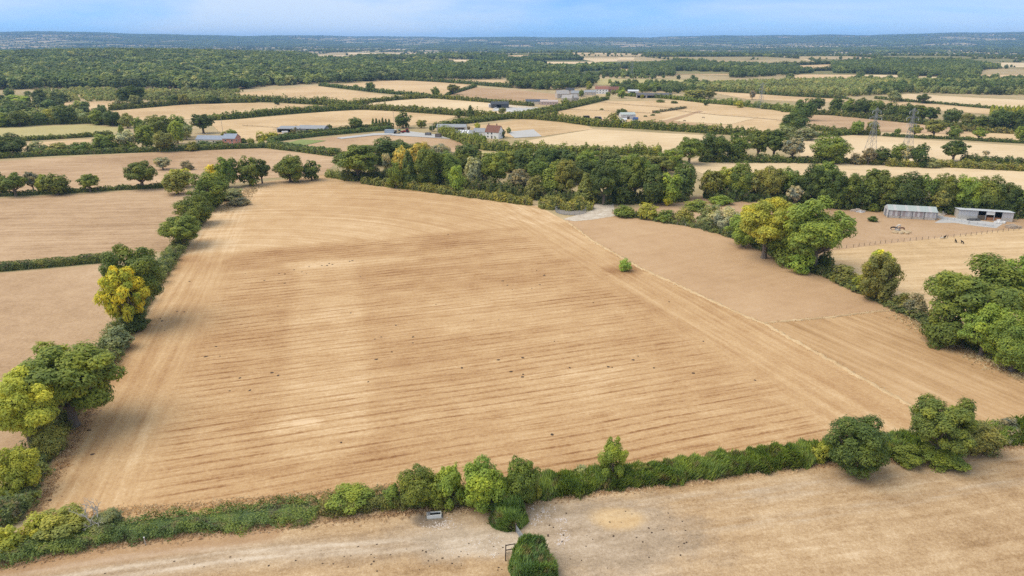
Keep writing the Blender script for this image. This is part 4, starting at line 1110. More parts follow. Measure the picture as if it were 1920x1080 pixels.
for k, (px, w, h, col, lab) in enumerate([
 ([(15, 266), (100, 261), (180, 256), (212, 253)], 4, 3, 'oak', 'dark hedge below the greenish field at the left'),
 ([(60, 290), (130, 287), (200, 284), (260, 282)], 6, 4, 'oak', 'bulky hedge below the narrow field at the left'),
 ([(-40, 240), (0, 238), (100, 233), (170, 231), (230, 236)], 6, 5, 'oak', 'scrubby hedge above the greenish field at the left'),
 ([(205, 207), (270, 202), (350, 195), (420, 193), (480, 192)], 7, 5, 'oak', 'bushy hedge rising towards the wood at the left'),
 ([(385, 226), (440, 223), (500, 217), (560, 212), (640, 207), (672, 205)], 7, 5, 'oak', 'bushy hedge below the second straw field'),
 ([(470, 190), (530, 192), (600, 196), (650, 201), (675, 204)], 8, 6, 'oak', 'bushy hedge below the field at the wood edge'),
 ([(620, 204), (660, 200), (690, 193), (740, 188), (800, 184), (835, 186), (900, 191), (1000, 199)], 6, 4, 'oak', 'long hedge across the middle farm fields'),
 ([(672, 205), (740, 208), (800, 212), (870, 217), (930, 222)], 7, 5, 'oak', 'bushy hedge below the palest middle field'),
 ([(600, 161), (660, 168), (720, 175), (770, 179), (805, 182)], 5, 4, 'dark', 'straight hedge between two fields below the wood'),
 ([(838, 179), (862, 172), (892, 163)], 4, 3, 'dark', 'short hedge running up beside the brown field'),
 ([(760, 151), (830, 155), (900, 160), (960, 165)], 6, 5, 'dark', 'hedge at the foot of the middle wood'),
 ([(815, 240), (870, 232), (960, 222), (1000, 217), (1060, 205), (1140, 186)], 4.5, 3.2, 'oak', 'near hedge of the straight lane to the village'),
 ([(830, 236), (890, 228), (970, 217), (1020, 208), (1080, 196), (1120, 186)], 4.5, 3.2, 'oak', 'far hedge of the straight lane to the village'),
 ([(826, 252), (862, 264), (905, 280), (950, 284), (1020, 286), (1090, 289), (1160, 290), (1240, 291)], 6, 5, 'green', 'mixed hedge running right from the white-gabled house'),
 ([(950, 222), (1010, 224), (1060, 229), (1110, 236), (1200, 241), (1290, 247), (1345, 251), (1420, 254)], 7, 5, 'oak', 'bushy hedge below the village paddocks'),
 ([(1170, 180), (1250, 185), (1330, 194), (1400, 200), (1440, 204), (1500, 213)], 6, 4, 'oak', 'dark hedge running right from the far village'),
 ([(1310, 170), (1400, 175), (1490, 181), (1590, 186)], 5, 3.5, 'dark', 'hedge at the foot of the pale plantation'),
 ([(1225, 212), (1260, 207), (1285, 203)], 4, 2, 'brown', 'thin scrubby hedge between the village paddocks'),
 ([(1520, 244), (1570, 248), (1600, 251), (1650, 254)], 5, 3.5, 'oak', 'hedge left of the first pylon'),
 ([(1655, 255), (1720, 259), (1800, 262), (1860, 266), (1980, 272)], 3, 2.0, 'dark', 'low dark hedge running right behind the pylons'),
 ([(1540, 303), (1610, 307), (1650, 309)], 4, 3, 'olive', 'low hedge left of the gap below the pylons'),
 ([(1660, 311), (1720, 313), (1780, 313), (1850, 317), (1980, 323)], 4.5, 3, 'olive', 'trimmed hedge running right below the big field oak'),
 ([(1800, 304), (1850, 305), (1900, 309), (1980, 312)], 4, 3.5, 'dark', 'rough hedge right of the big field oak'),
 ([(1310, 303), (1400, 304), (1480, 304), (1560, 306)], 6, 3, 'dark', 'dark hedge under the tree row above the middle belt'),
 ([(1640, 185), (1690, 190), (1760, 195), (1850, 203), (1930, 209)], 4, 2.5, 'dark', 'low hedge across the pale hill field'),
 ([(1490, 214), (1560, 216), (1700, 230), (1800, 240), (1880, 246), (1980, 250)], 6, 4, 'dark', 'dark undergrowth hedge beneath the belt behind the pylons'),
 ([(640, 337), (720, 335), (850, 350), (960, 364), (1050, 374), (1150, 380), (1290, 374)], 9, 4, 'dark', 'dark undergrowth beneath the belt above the mown field'),
 ([(700, 306), (850, 312), (1000, 322), (1100, 324), (1250, 322)], 9, 4, 'dark', 'dark undergrowth along the far side of the middle belt'),
 ([(1318, 370), (1450, 376), (1600, 389), (1750, 396), (1980, 408)], 10, 4, 'dark', 'dark undergrowth beneath the belt behind the tin barns'),
 ([(1800, 246), (1850, 248), (1900, 251)], 5, 3, 'olive', 'olive scrub hedge below the poplar row'),
 ([(1180, 232), (1230, 236)], 4, 2, 'green', 'short bushy hedge by the paddock sheds'),
 ([(560, 256), (590, 252)], 3, 1.6, 'olive', 'small hedge in front of the open sheds at the left'),
 ([(482, 264), (500, 262), (520, 259)], 6, 4, 'yg', 'yellow-green shrub row beside the open sheds'),
 ([(1425, 124), (1490, 123), (1545, 121), (1565, 121)], 9, 8, 'dark', 'dark tree hedge between two pale distant fields at right'),
 ([(1485, 134), (1525, 134), (1564, 133)], 9, 8, 'dark', 'dark tree hedge below the pale distant fields at right'),
 ([(1490, 260), (1560, 255), (1600, 252)], 4, 3, 'oak', 'hedge running right from the grey-green tree clump'),
]):
    hedge(px, w, h, col, lab, group=FH, bumpy=.4, dens=1.2)
for u, v, wd, lab in ((1238, 192, 20, 'dark scrub heap in the paddock, left of two'), (1264, 194, 18, 'dark scrub heap in the paddock, right of two'), (1232, 212, 12, 'tiny brown scrub heap beside the paddock track'), (1210, 219, 10, 'tiny brown scrub heap at the paddock fence'),
                      (1128, 206, 10, 'low scrub tuft in the left paddock'), (1224, 217, 12, 'low scrub mound beside the paddock track corner'), (1472, 210, 20, 'flat dark scrub patch at the foot of the far pylon')):
    plant(u, v, wd, wd * .3, 'bush', 'oak', lab, 'scrub heaps in the village paddocks')
plant(1637, 396, 28, 18, 'bush', 'green', 'round green bush beside the white trailer')
plant(1636, 415, 22, 12, 'bush', 'dark', 'dark nettle patch around the white tub')
plant(1350, 382, 52, 15, 'bush', 'lime', 'bright green bramble patch on the bare ground below the belt')

# --- bare dead stems in the near hedge
def dead_tree(u, v, hpx, label, seed):
    p = P(u, v); Hm = hpx / ppm(p) / .85
    r = random.Random(seed); m = MB()
    def br(a, d, ln, rad, k):
        b = a + d * ln
        m.tube([tuple(a), tuple(a.lerp(b, .5) + Vector((r.gauss(0, .04), r.gauss(0, .04), 0)) * ln), tuple(b)], [rad, rad * .8, rad * .5], 5)
        if k:
            for _ in range(3):
                nd = (d + Vector((r.gauss(0, .55), r.gauss(0, .55), r.gauss(.1, .25)))).normalized()
                br(a.lerp(b, .55 + .45 * r.random()), nd, ln * (.5 + .25 * r.random()), rad * .55, k - 1)
    br(Vector((0, 0, -.1)), Vector((.05, 0, 1)).normalized(), Hm * .5, .15, 4)
    t = thing('dead_tree', label, 'tree', p)
    m.build('trunk', M_DEADWOOD, t)
    return t
dead_tree(188, 998, 64, 'bare white dead tree in the left part of the near hedge', 5)
dead_tree(174, 1000, 52, 'smaller bare dead stem left of the white dead tree', 9)

# ------------------------------------------------------------------ woods that read as one mass
far_col = bpy.data.collections.new('woodland_tree_kinds')
WOOD = {}
def wood_protos(key, mat, kinds, n, leaf, count, seed, clump=None):
    c = bpy.data.collections.new(key)
    for i in range(count):
        V, F, t = crown_np(kinds[i % len(kinds)], n, leaf, seed + 7 * i)
        me = mesh_np('wood_crown', V, F, (mat,), attr={'tint': t})
        o = bpy.data.objects.new(key + '_crown', me); c.objects.link(o)
    return c
PC_WOOD = wood_protos('wood', M_WOOD_LEAF, ('dome', 'spread', 'dome'), 650, .07, 6, 100)
PC_PALE = wood_protos('pale', M_PALE_LEAF, ('young', 'dome', 'bush'), 420, .08, 4, 200)
# farther off: patches of many crowns, one leaf clump each
def chunk_collection():
    c = bpy.data.collections.new('copse')
    for i in range(4):
        Vs, Fs, Ts, b = [], [], [], 0
        for k in range(26):
            V, F, t = crown_np('dome', 70, .2, 300 + i * 40 + k)
            s = 9 + 6 * rng.random(); hh = 9 + 7 * rng.random()
            V = V * np.array([s, s, hh]) + np.array([(rng.random() - .5) * 58, (rng.random() - .5) * 44, 0])
            Vs.append(V); Fs.append(F + b); Ts.append(np.clip(t * .5 + .5 * rng.random(), 0, 1)); b += len(V)
        me = mesh_np('copse_crowns', np.vstack(Vs), np.vstack(Fs), (M_WOOD_LEAF,), attr={'tint': np.concatenate(Ts)})
        c.objects.link(bpy.data.objects.new('copse_crowns', me))
    return c
PC_COPSE = chunk_collection()

def scatter(name, pts, scl, coll, label, cat='wood'):
    """instances of the collection's crowns standing on pts"""
    me = bpy.data.meshes.new(name)
    n = len(pts)
    me.vertices.add(n); me.vertices.foreach_set('co', np.asarray(pts, np.float32).ravel())
    a = me.attributes.new('scl', 'FLOAT_VECTOR', 'POINT'); a.data.foreach_set('vector', np.asarray(scl, np.float32).ravel())
    a = me.attributes.new('rot', 'FLOAT', 'POINT'); a.data.foreach_set('value', (rng.random(n) * 6.283).astype(np.float32))
    a = me.attributes.new('pick', 'INT', 'POINT'); a.data.foreach_set('value', rng.integers(0, len(coll.objects), n).astype(np.int32))
    o = obj(name, me)
    ng = bpy.data.node_groups.new(name, 'GeometryNodeTree')
    ng.interface.new_socket('Geometry', in_out='INPUT', socket_type='NodeSocketGeometry')
    ng.interface.new_socket('Geometry', in_out='OUTPUT', socket_type='NodeSocketGeometry')
    N = ng.nodes.new; Lk = ng.links.new
    gi, go = N('NodeGroupInput'), N('NodeGroupOutput')
    ci = N('GeometryNodeCollectionInfo'); ci.inputs['Collection'].default_value = coll
    ci.inputs['Separate Children'].default_value = True; ci.inputs['Reset Children'].default_value = True
    ip = N('GeometryNodeInstanceOnPoints'); ip.inputs['Pick Instance'].default_value = True
    def at(nm, typ):
        q = N('GeometryNodeInputNamedAttribute'); q.data_type = typ; q.inputs['Name'].default_value = nm
        return q.outputs['Attribute']
    cx = N('ShaderNodeCombineXYZ'); Lk(at('rot', 'FLOAT'), cx.inputs['Z'])
    Lk(gi.outputs[0], ip.inputs['Points']); Lk(ci.outputs[0], ip.inputs['Instance'])
    Lk(at('pick', 'INT'), ip.inputs['Instance Index']); Lk(cx.outputs[0], ip.inputs['Rotation']); Lk(at('scl', 'FLOAT_VECTOR'), ip.inputs['Scale'])
    Lk(ip.outputs[0], go.inputs[0])
    md = o.modifiers.new('trees', 'NODES'); md.node_group = ng
    return tag(o, label, cat, kind='stuff')

def inpoly(x, y, poly):
    x, y = np.asarray(x), np.asarray(y); r = np.zeros(x.shape, bool)
    for (x1, y1), (x2, y2) in zip(poly, poly[1:] + poly[:1]):
        c = (y1 > y) != (y2 > y)
        r ^= c & (x < (x2 - x1) * (y - y1) / ((y2 - y1) or 1e-9) + x1)
    return r

def project(x, y, z):
    dz = z - CAM_H
    de = y * CP - dz * SP
    upc = y * SP + dz * CP
    return 960 + FPX * x / de, 540 - FPX * upc / de

field_polys = [px for nm, px, pal, ang in F_LIST if min(v for u, v in px) < 235]

def fill(poly_world, spacing, hmin, hmax, wratio=.95, front=None):
    xs = [p[0] for p in poly_world]; ys = [p[1] for p in poly_world]
    n = int((max(xs) - min(xs)) * (max(ys) - min(ys)) / spacing ** 2)
    x = min(xs) + rng.random(n) * (max(xs) - min(xs)); y = min(ys) + rng.random(n) * (max(ys) - min(ys))
    ok = inpoly(x, y, poly_world)
    x, y = x[ok], y[ok]; z = H(x, y)
    u, v = project(x, y, z)
    bad = np.zeros(len(x), bool)
    for f in field_polys:
        bad |= inpoly(u, v, f)
        if max(q[1] for q in f) < 150: bad |= inpoly(u, v - 5, f)
    x, y, z = x[~bad], y[~bad], z[~bad]
    h = hmin + (hmax - hmin) * rng.random(len(x)) ** 1.3
    w = h * wratio * (.75 + .5 * rng.random(len(x)))
    return np.stack([x, y, z - .2], 1), np.stack([w, w, h], 1)

def W(*px): return [(P(u, v).x, P(u, v).y) for u, v in px]

# the wooded hill
hill = W((-120, 170), (75, 167), (160, 167), (300, 170), (420, 172), (480, 164), (560, 159), (620, 156), (700, 153), (740, 151)) + [(-150, 2600), (-900, 3000), (-2300, 2900)]
p_, s_ = fill(hill, 14, 11, 21, 1.3)
scatter('hillside_wood', p_, s_, PC_WOOD, 'large broadleaf wood covering the low hill on the left')
p_, s_ = fill(hill, 40, 12, 20, 1.25)
scatter('pale_hillside_trees', p_, s_, PC_PALE, 'paler green trees dotted through the wood on the low hill')
p_, s_ = fill(W((560, 158), (640, 154), (740, 151), (850, 149), (945, 149), (965, 140), (990, 132), (940, 127), (820, 124), (720, 120), (640, 116), (560, 112)), 9.5, 8, 15)
scatter('valley_wood', p_, s_, PC_WOOD, 'wood stretching right from the hill behind the straw fields')
p_, s_ = fill(W((962, 166), (1035, 169), (1085, 166), (1108, 160), (1112, 150), (1040, 147), (955, 152)), 8.5, 10, 17)
scatter('village_copse', p_, s_, PC_WOOD, 'dense dark copse left of the far village')
p_, s_ = fill(W((1120, 144), (1250, 144), (1400, 146), (1520, 138), (1560, 124), (1420, 125), (1290, 118), (1180, 124)), 10, 9, 15)
scatter('valley_wood', p_, s_, PC_WOOD, 'broad wood across the middle of the valley right of the village')
p_, s_ = fill(W((1555, 138), (1620, 139), (1720, 143), (1850, 146), (1880, 130), (1800, 118), (1650, 116), (1560, 122)), 9, 10, 17)
scatter('valley_wood', p_, s_, PC_WOOD, 'dark rounded wood on the right beyond the plantation')
p_, s_ = fill(W((1260, 168), (1400, 173), (1500, 178), (1600, 181), (1700, 174), (1800, 177), (1980, 180), (1980, 156), (1800, 155), (1600, 152), (1450, 156), (1300, 160)), 5.6, 5, 10, .7)
scatter('pale_plantation', p_, s_, PC_PALE, 'pale green young plantation across the right middle distance')
p_, s_ = fill(W((1600, 181), (1700, 175), (1800, 177), (1990, 182), (1990, 166), (1860, 162), (1740, 160), (1660, 166)), 15, 10, 15)
scatter('mixed_wood_edge', p_, s_, PC_WOOD, 'darker trees scattered through the pale plantation edge at right')
p_, s_ = fill(W((90, 192), (240, 190), (470, 190), (480, 172), (300, 172), (150, 169), (60, 172)), 6, 3.5, 7, .8)
scatter('scrub_wood', p_, s_, PC_PALE, 'pale green scrub along the foot of the wooded hill')
p_, s_ = fill(W((-160, 236), (0, 236), (110, 226), (200, 222), (205, 208), (90, 196), (60, 178), (-160, 176)), 22, 6, 12, 1.2)
scatter('scrub_wood', p_, s_, PC_WOOD, 'patchy trees at the far left below the wooded hill')
p_, s_ = fill(W((-160, 226), (0, 226), (110, 220), (195, 214), (90, 198), (-160, 180)), 6.5, 2.5, 6, 1.1)
scatter('scrub_wood', p_, s_, PC_PALE, 'pale bushes among the patchy trees at the far left')
p_, s_ = fill(W((1110, 160), (1190, 163), (1260, 168), (1330, 166), (1320, 152), (1200, 146), (1110, 148)), 15, 6, 13)
scatter('scattered_trees', p_, s_, PC_WOOD, 'scattered trees on the green fields behind the far village')
p_, s_ = fill(W((1330, 201), (1420, 206), (1500, 214), (1500, 206), (1420, 196), (1340, 190)), 8, 3, 7, .9)
scatter('scrub_wood', p_, s_, PC_PALE, 'pale scrub around the foot of the far pylon')
p_, s_ = fill(W((1140, 170), (1300, 178), (1320, 172), (1260, 166), (1150, 163)), 10, 6, 11)
scatter('village_trees', p_, s_, PC_WOOD, 'green trees behind the long stable in the village')
p_, s_ = fill(W((1480, 152), (1990, 158), (1990, 147), (1600, 140), (1470, 146)), 14, 7, 13)
scatter('scattered_trees', p_, s_, PC_WOOD, 'grey-green trees in front of the dark rounded wood')

# --- the country beyond: fields, hedges and copses to the horizon, one jittered net of plots
gx, gy = np.arange(-9000, 9001, 330.0), np.concatenate([np.arange(1500, 5000, 300.0), np.arange(5000, 18500, 420.0)])
NX = np.array([[x + rng.normal(0, 70) + 45 * (j % 2) for x in gx] for j, y in enumerate(gy)])
NY = np.array([[y + rng.normal(0, 60) for x in gx] for y in gy])
fv, ff, ft = [], [], []
tp, ts, cp_, cs_ = [], [], [], []
wn = lambda x, y: (math.sin(x / 640 + 1.3) + math.sin(y / 930 + x / 1500) + math.sin((x + y) / 1130 + 2.1) + math.sin(x / 260 - y / 400)) / 4
for j in range(len(gy) - 1):
    for i in range(len(gx) - 1):
        q = [(NX[j, i], NY[j, i]), (NX[j, i + 1], NY[j, i + 1]), (NX[j + 1, i + 1], NY[j + 1, i + 1]), (NX[j + 1, i], NY[j + 1, i])]
        cx_, cy_ = sum(p[0] for p in q) / 4, sum(p[1] for p in q) / 4
        if abs(cx_) > cy_ * .86 + 250: continue
        d_ = math.hypot(cx_, cy_)
        u, v = project(cx_, cy_, float(H(cx_, cy_)))
        near = v > 150 or (v > 118 and u < 760) or any(inpoly(np.array([u]), np.array([v]), f)[0] for f in field_polys)
        kind = 'wood' if wn(cx_, cy_) + rng.normal(0, .28) > (.30 if d_ < 6000 else .16 if d_ < 9000 else .02) else 'field'
        if not near:
            k = len(fv)
            n4 = 4
            for a in range(n4 + 1):
                for b in range(n4 + 1):
                    s, t = .02 + .96 * a / n4, .02 + .96 * b / n4
                    x = (1 - t) * ((1 - s) * q[0][0] + s * q[1][0]) + t * ((1 - s) * q[3][0] + s * q[2][0])
                    y = (1 - t) * ((1 - s) * q[0][1] + s * q[1][1]) + t * ((1 - s) * q[3][1] + s * q[2][1])
                    fv.append((x, y, float(H(x, y)) + .8))
            tv = .08 if kind == 'wood' else (.2 + .8 * rng.random()) if rng.random() > .25 else .1 + .2 * rng.random()
            if d_ > 8000: tv = min(tv, .25 + .3 * rng.random())
            ft += [tv] * ((n4 + 1) ** 2)
            for a in range(n4):
                for b in range(n4):
                    p0 = k + a * (n4 + 1) + b
                    ff.append((p0, p0 + n4 + 1, p0 + n4 + 2, p0 + 1))
        dense = d_ < 4200
        if kind == 'wood' and not near or (near and kind == 'wood' and v < 150 and not any(inpoly(np.array([u]), np.array([v]), f)[0] for f in field_polys)):
            st = 46
            for a in np.arange(.08, .95, st / 330):
                for b in np.arange(.08, .95, st / 330):
                    s, t = a + rng.normal(0, .03), b + rng.normal(0, .03)
                    x = (1 - t) * ((1 - s) * q[0][0] + s * q[1][0]) + t * ((1 - s) * q[3][0] + s * q[2][0])
                    y = (1 - t) * ((1 - s) * q[0][1] + s * q[1][1]) + t * ((1 - s) * q[3][1] + s * q[2][1])
                    cp_.append((x, y)); cs_.append(.85 + .4 * rng.random())
        elif not near:
            for (x0, y0), (x1, y1) in zip(q[:2] + q[3:], q[1:3] + q[:1]):
                L = math.hypot(x1 - x0, y1 - y0)
                for _ in range(int(L / (13 if dense else 22))):
                    t = rng.random()
                    tp.append((x0 + t * (x1 - x0) + rng.normal(0, 2), y0 + t * (y1 - y0) + rng.normal(0, 3)))
                    h = (4 + 9 * rng.random() ** 1.6) * (1 if dense else 1.15)
                    ts.append((h * (1.1 if dense else 1.6), h * (1.1 if dense else 1.6), h))
me = mesh_np('distant_fields', np.array(fv), np.array(ff), (far_field_mat(),), attr={'tint': ft})
tag(obj('distant_fields', me), kind='structure')
def keep_clear(pts, extra, margin=0):
    a = np.array(pts); z = H(a[:, 0], a[:, 1]); u, v = project(a[:, 0], a[:, 1], z)
    bad = np.zeros(len(a), bool)
    for f in field_polys: bad |= inpoly(u, v + margin, f)
    return np.stack([a[:, 0], a[:, 1], z - .3], 1)[~bad], np.array(extra)[~bad]
p_, s_ = keep_clear(tp, ts)
scatter('distant_hedgerow_trees', p_, s_, PC_WOOD, 'lines of trees between the fields towards the horizon')
p_, s_ = keep_clear(cp_, cs_, -4)
scatter('distant_woods', p_, np.stack([s_] * 3, 1), PC_COPSE, 'blue-green woods fading towards the horizon')

# ------------------------------------------------------------------ buildings
_pm = {}
def PM(name, col, rough=.85, var=.2, scale=1.5, spec=.2, metal=0.0):
    k = (name, col)
    if k not in _pm: _pm[k] = plain(name, col, rough, var, scale, spec, metal)
    return _pm[k]
M_GLASS = plain('window_glass', (.03, .04, .05), .15, .1, 1, .5)
M_WHITE = plain('white_paint', (.74, .73, .70), .7, .06, 1)
M_INNER_SHADE = plain('painted_inner_shade', (.025, .023, .02), .95, .3, 1)  # near-black colour standing in for the shade inside open sheds and tub
M_STEEL = plain('galvanised_steel', (.28, .29, .30), .6, .15, 3, .3, .2)
M_WOODP = plain('weathered_wood', (.16, .12, .085), .95, .3, 4)

def corrugated(name, a, b, pitch=.9, axis_rot=0.0, streak=.5):
    """sheet metal: ribs, rust streaks, sheet-to-sheet differences, in the thing's own axes"""
    g = NG(name)
    tc = g.node('ShaderNodeTexCoord').outputs['Object']
    x = g.dot(tc, (1, 0, 0)); z = g.dot(tc, (0, 0, 1)); y = g.dot(tc, (0, 1, 0))
    rib = g.math('SINE', g.mul(x, 2 * math.pi / .3))
    sheetv = g.noise(g.xy(g.mul(g.math('FLOOR', g.mul(x, 1 / pitch)), 3.7), 0.0), 1.0, 0)
    st = g.noise(g.xy(g.mul(x, 3.0), g.mul(g.add(z, y), .35)), 1, 4, .65)
    v = g.add(g.mul(sheetv, .55), g.mul(st, streak))
    return g.finish(g.ramp(v, [(.25, a), (.75, b)]), .6, .3, rib, .4, .03)

def building(name, label, u, v, L, D, wall_h, roof_h, rz, wall, roof, cat='building', group=None, wins=(), doors=(), overhang=.25, mono=False, chimneys=(), open_front=None, gable_mat=None, rooflights=(), rl_mat=None):
    """gabled (or mono-pitch) building; (u,v) is the middle of the front foot; L along local x, D in depth; front faces -y.
       wins/doors: (face, x, z, w, h) with face in f/b/l/r"""
    p = P(u, v)
    t = thing(name, label, cat, p, rz, group)
    hx = L / 2
    th = .18
    m = MB()
    def frontwall(y, top, openings):
        xs = sorted([(a, b, c) for a, b, c in openings])
        x = -hx
        for a, b, hh in xs:
            if a > x + .02: m.box((x + a) / 2, y, top / 2, a - x, th, top)
            if top - hh > .1: m.box((a + b) / 2, y, (hh + top) / 2, b - a, th, top - hh)
            x = b
        if x < hx - .02: m.box((x + hx) / 2, y, top / 2, hx - x, th, top)
    top_f = wall_h; top_b = wall_h + (roof_h if mono else 0)
    frontwall(th / 2, top_f, open_front or [])
    m.box(0, D - th / 2, top_b / 2, L, th, top_b)
    gm = m if gable_mat is None else MB()
    for sx in (-1, 1):
        x0, x1 = sx * (hx - th), sx * hx
        if mono: prof = [(th, 0), (D - th, 0), (D - th, top_b - .02), (th, top_f - .02)]
        else: prof = [(th, 0), (D - th, 0), (D - th, wall_h), (D / 2, wall_h + roof_h * .97), (th, wall_h)]
        n = len(prof); i = len(gm.v)
        gm.v += [(x0, y, z) for y, z in prof] + [(x1, y, z) for y, z in prof]
        gm.f += [tuple(i + k for k in range(n)), tuple(i + n + k for k in range(n - 1, -1, -1))] + [(i + k, i + n + k, i + n + (k + 1) % n, i + (k + 1) % n) for k in range(n)]
    m.build('wall', wall, t)
    if gable_mat is not None: gm.build('gable', gable_mat, t)
    if open_front:
        f = MB(); f.box(0, D / 2, .03, L - .5, D - .5, .06); f.build('floor', M_INNER_SHADE, t)  # floor coloured near-black to paint in the indoor shade
        bk = MB(); bk.box(0, D - th - .06, top_b * .47, L - .5, .06, top_b * .9); bk.build('shade_sheet', M_INNER_SHADE, t)  # added dark sheet before the back wall, imitating the shade indoors
    r = MB(); o = overhang; tk = .12
    def slope(y0, z0, y1, z1):
        r.hexa([(-hx - o, y0, z0), (hx + o, y0, z0), (hx + o, y1, z1), (-hx - o, y1, z1)], [(-hx - o, y0, z0 + tk), (hx + o, y0, z0 + tk), (hx + o, y1, z1 + tk), (-hx - o, y1, z1 + tk)])
    if mono:
        g = roof_h / D
        slope(-o, wall_h - g * o, D + o, wall_h + roof_h + g * o)
    else:
        g = roof_h / (D / 2)
        slope(-o, wall_h - g * o, D / 2, wall_h + roof_h); slope(D + o, wall_h - g * o, D / 2, wall_h + roof_h)
    ro = r.build('roof', roof, t)
    for cx, cy, cz in chimneys:
        c = MB(); c.box(cx, cy, cz, .7, .7, 1.6); c.box(cx, cy, cz + .9, .4, .4, .25); c.build('chimney', PM('chimney_brick', (.33, .2, .15)), ro)
    for k, x in enumerate(rooflights):
        c = MB(); gl = roof_h / (D / 2)
        y0, y1 = .25, D / 2 - .25
        c.hexa([(x - .45, y0, wall_h + gl * y0 + tk - .02), (x + .45, y0, wall_h + gl * y0 + tk - .02), (x + .45, y1, wall_h + gl * y1 + tk - .02), (x - .45, y1, wall_h + gl * y1 + tk - .02)],
               [(x - .45, y0, wall_h + gl * y0 + tk + .03), (x + .45, y0, wall_h + gl * y0 + tk + .03), (x + .45, y1, wall_h + gl * y1 + tk + .03), (x - .45, y1, wall_h + gl * y1 + tk + .03)])
        c.build('rooflight', rl_mat or M_WHITE, ro)
    def opening(nm, face, a, z, w, h, mat):
        f = MB()
        if face in 'fb':
            y = -.03 if face == 'f' else D + .03
            f.box(a, y, z, w + .24, .08, h + .24); fo = f.build(nm, M_WHITE, t)
            q = MB(); q.box(a, y + (-.05 if face == 'f' else .05), z, w, .04, h)
        else:
            x = (-hx - .03) if face == 'l' else hx + .03
            f.box(x, a, z, .08, w + .24, h + .24); fo = f.build(nm, M_WHITE, t)
            q = MB(); q.box(x + (-.05 if face == 'l' else .05), a, z, .04, w, h)
        q.build('pane' if nm == 'window' else 'panel', mat, fo)
    for w in wins: opening('window', *w, M_GLASS)
    for d in doors: opening('door', *d, PM('door_paint', (.1, .09, .08)))
    return t

SLATE = PM('slate_roof', (.24, .27, .32), .6, .15, .6, .3)
GREYR = PM('grey_sheet_roof', (.27, .275, .28), .7, .2, .5, .3)
TILE = PM('brown_tile_roof', (.20, .095, .065), .85, .25, .8)
REDT = PM('red_tile_roof', (.27, .12, .085), .85, .2, .8)
STONE = PM('pale_stone_wall', (.46, .40, .33), .9, .2, .8)
PALER = PM('pale_stone_roof', (.36, .33, .30), .9, .2, .6)
BLACKR = PM('black_sheet_roof', (.055, .06, .065), .6, .2, .6, .3)
NAVY = PM('navy_sheet_roof', (.06, .075, .10), .55, .2, .6, .35)
PINK = PM('salmon_render', (.56, .255, .185), .9, .1, .7)
CREAM = PM('cream_render', (.60, .55, .44), .9, .1, .7)
WHT = PM('white_render', (.76, .745, .71), .9, .06, .7)

# pink house: long low wing and the gabled house at its right end
building('farm_house', 'salmon pink gabled house with blue-grey slate roof beside a long low wing', 430, 273, 8.5, 9, 4.6, 2.6, math.radians(-4), PINK, SLATE, 'house',
         wins=[('f', -2.2, 3.3, 1, 1.1), ('f', 2.2, 3.3, 1, 1.1), ('f', 2.2, 1.3, 1, 1.2), ('r', 2.5, 3.2, 1, 1.1), ('r', 6.2, 1.4, 1, 1.2)], doors=[('f', -.6, 1.05, 1, 2.1)], chimneys=[(-3.6, 4.5, 7.4)])
building('long_wing', 'long low cream wing with blue-grey slate roof left of the salmon house', 393, 270, 19, 7, 3.0, 2.2, math.radians(-6), CREAM, SLATE, 'house',
         wins=[('f', x, 1.7, 1, 1) for x in (-7.5, -4.5, -1.5, 3)], doors=[('f', 5.5, 1.05, 1, 2.1)], chimneys=[(9.2, 3.5, 5.6)])
# open sheds behind the lane
building('open_shed', 'low open-fronted grey shed, left one by the lane bend', 540, 249, 17, 9, 3, 1.0, math.radians(-6), GREYR, GREYR, 'shed', open_front=[(-7.8, 3.5, 2.6), (4, 7.8, 2.6)], mono=True)
building('open_shed', 'low grey open-fronted shed right of the first, near the caravan', 583, 249, 21, 10, 3, 2.0, math.radians(-10), GREYR, GREYR, 'shed', open_front=[(-4, 4, 2.6), (5, 10, 2.6)])
building('tiny_shed', 'small dark wooden shed at the right end of the open sheds', 609, 244, 5, 4, 2.4, .8, 0, PM('dark_timber', (.07, .05, .04)), BLACKR, 'shed')
# big grey open barn and the white gabled house
building('open_barn', 'big open-fronted barn with shallow grey roof left of the white gabled house', 846, 249, 22, 11, 4.2, 1.6, math.radians(-2), STONE, GREYR, 'barn', open_front=[(-9, -3.2, 3.4), (-2.2, 1.5, 3.2), (2.5, 10, 3.4)], gable_mat=WHT)
building('stable_range', 'low grey-roofed stable range with white rooflights', 868, 258, 14, 7.5, 2.7, 2.3, math.radians(-14), STONE, GREYR, 'barn', wins=[('f', -4, 1.4, .8, .9), ('f', 3.5, 1.4, .8, .9)], doors=[('f', 0, 1.05, 1.1, 2.1)], rooflights=(-2.5, -.6, 1.3, 3.2))
building('link_range', 'short grey-slate range joining the stable range to the brown-tiled house', 898, 256, 8, 7, 3.2, 2.4, math.radians(-8), WHT, GREYR, 'house', wins=[('f', -2, 1.6, .9, 1), ('f', 1.5, 1.6, .9, 1)])
building('farm_house', 'brown-tiled house with tall white gable behind a mixed hedge', 922, 260, 10.5, 8.5, 4.6, 4.2, math.radians(-24), WHT, TILE, 'house',
         wins=[('f', -3, 3.6, 1, 1.1), ('f', 0, 3.6, 1, 1.1), ('f', -3, 1.4, 1, 1.1), ('f', 2.5, 1.4, 1, 1.1), ('r', 3, 3.4, .9, 1.1), ('r', 5.6, 1.5, .9, 1.1)], doors=[('f', 0, 1.05, 1, 2.1)], chimneys=[(-4.3, 4.25, 9.2), (2, 4.25, 9.2)])
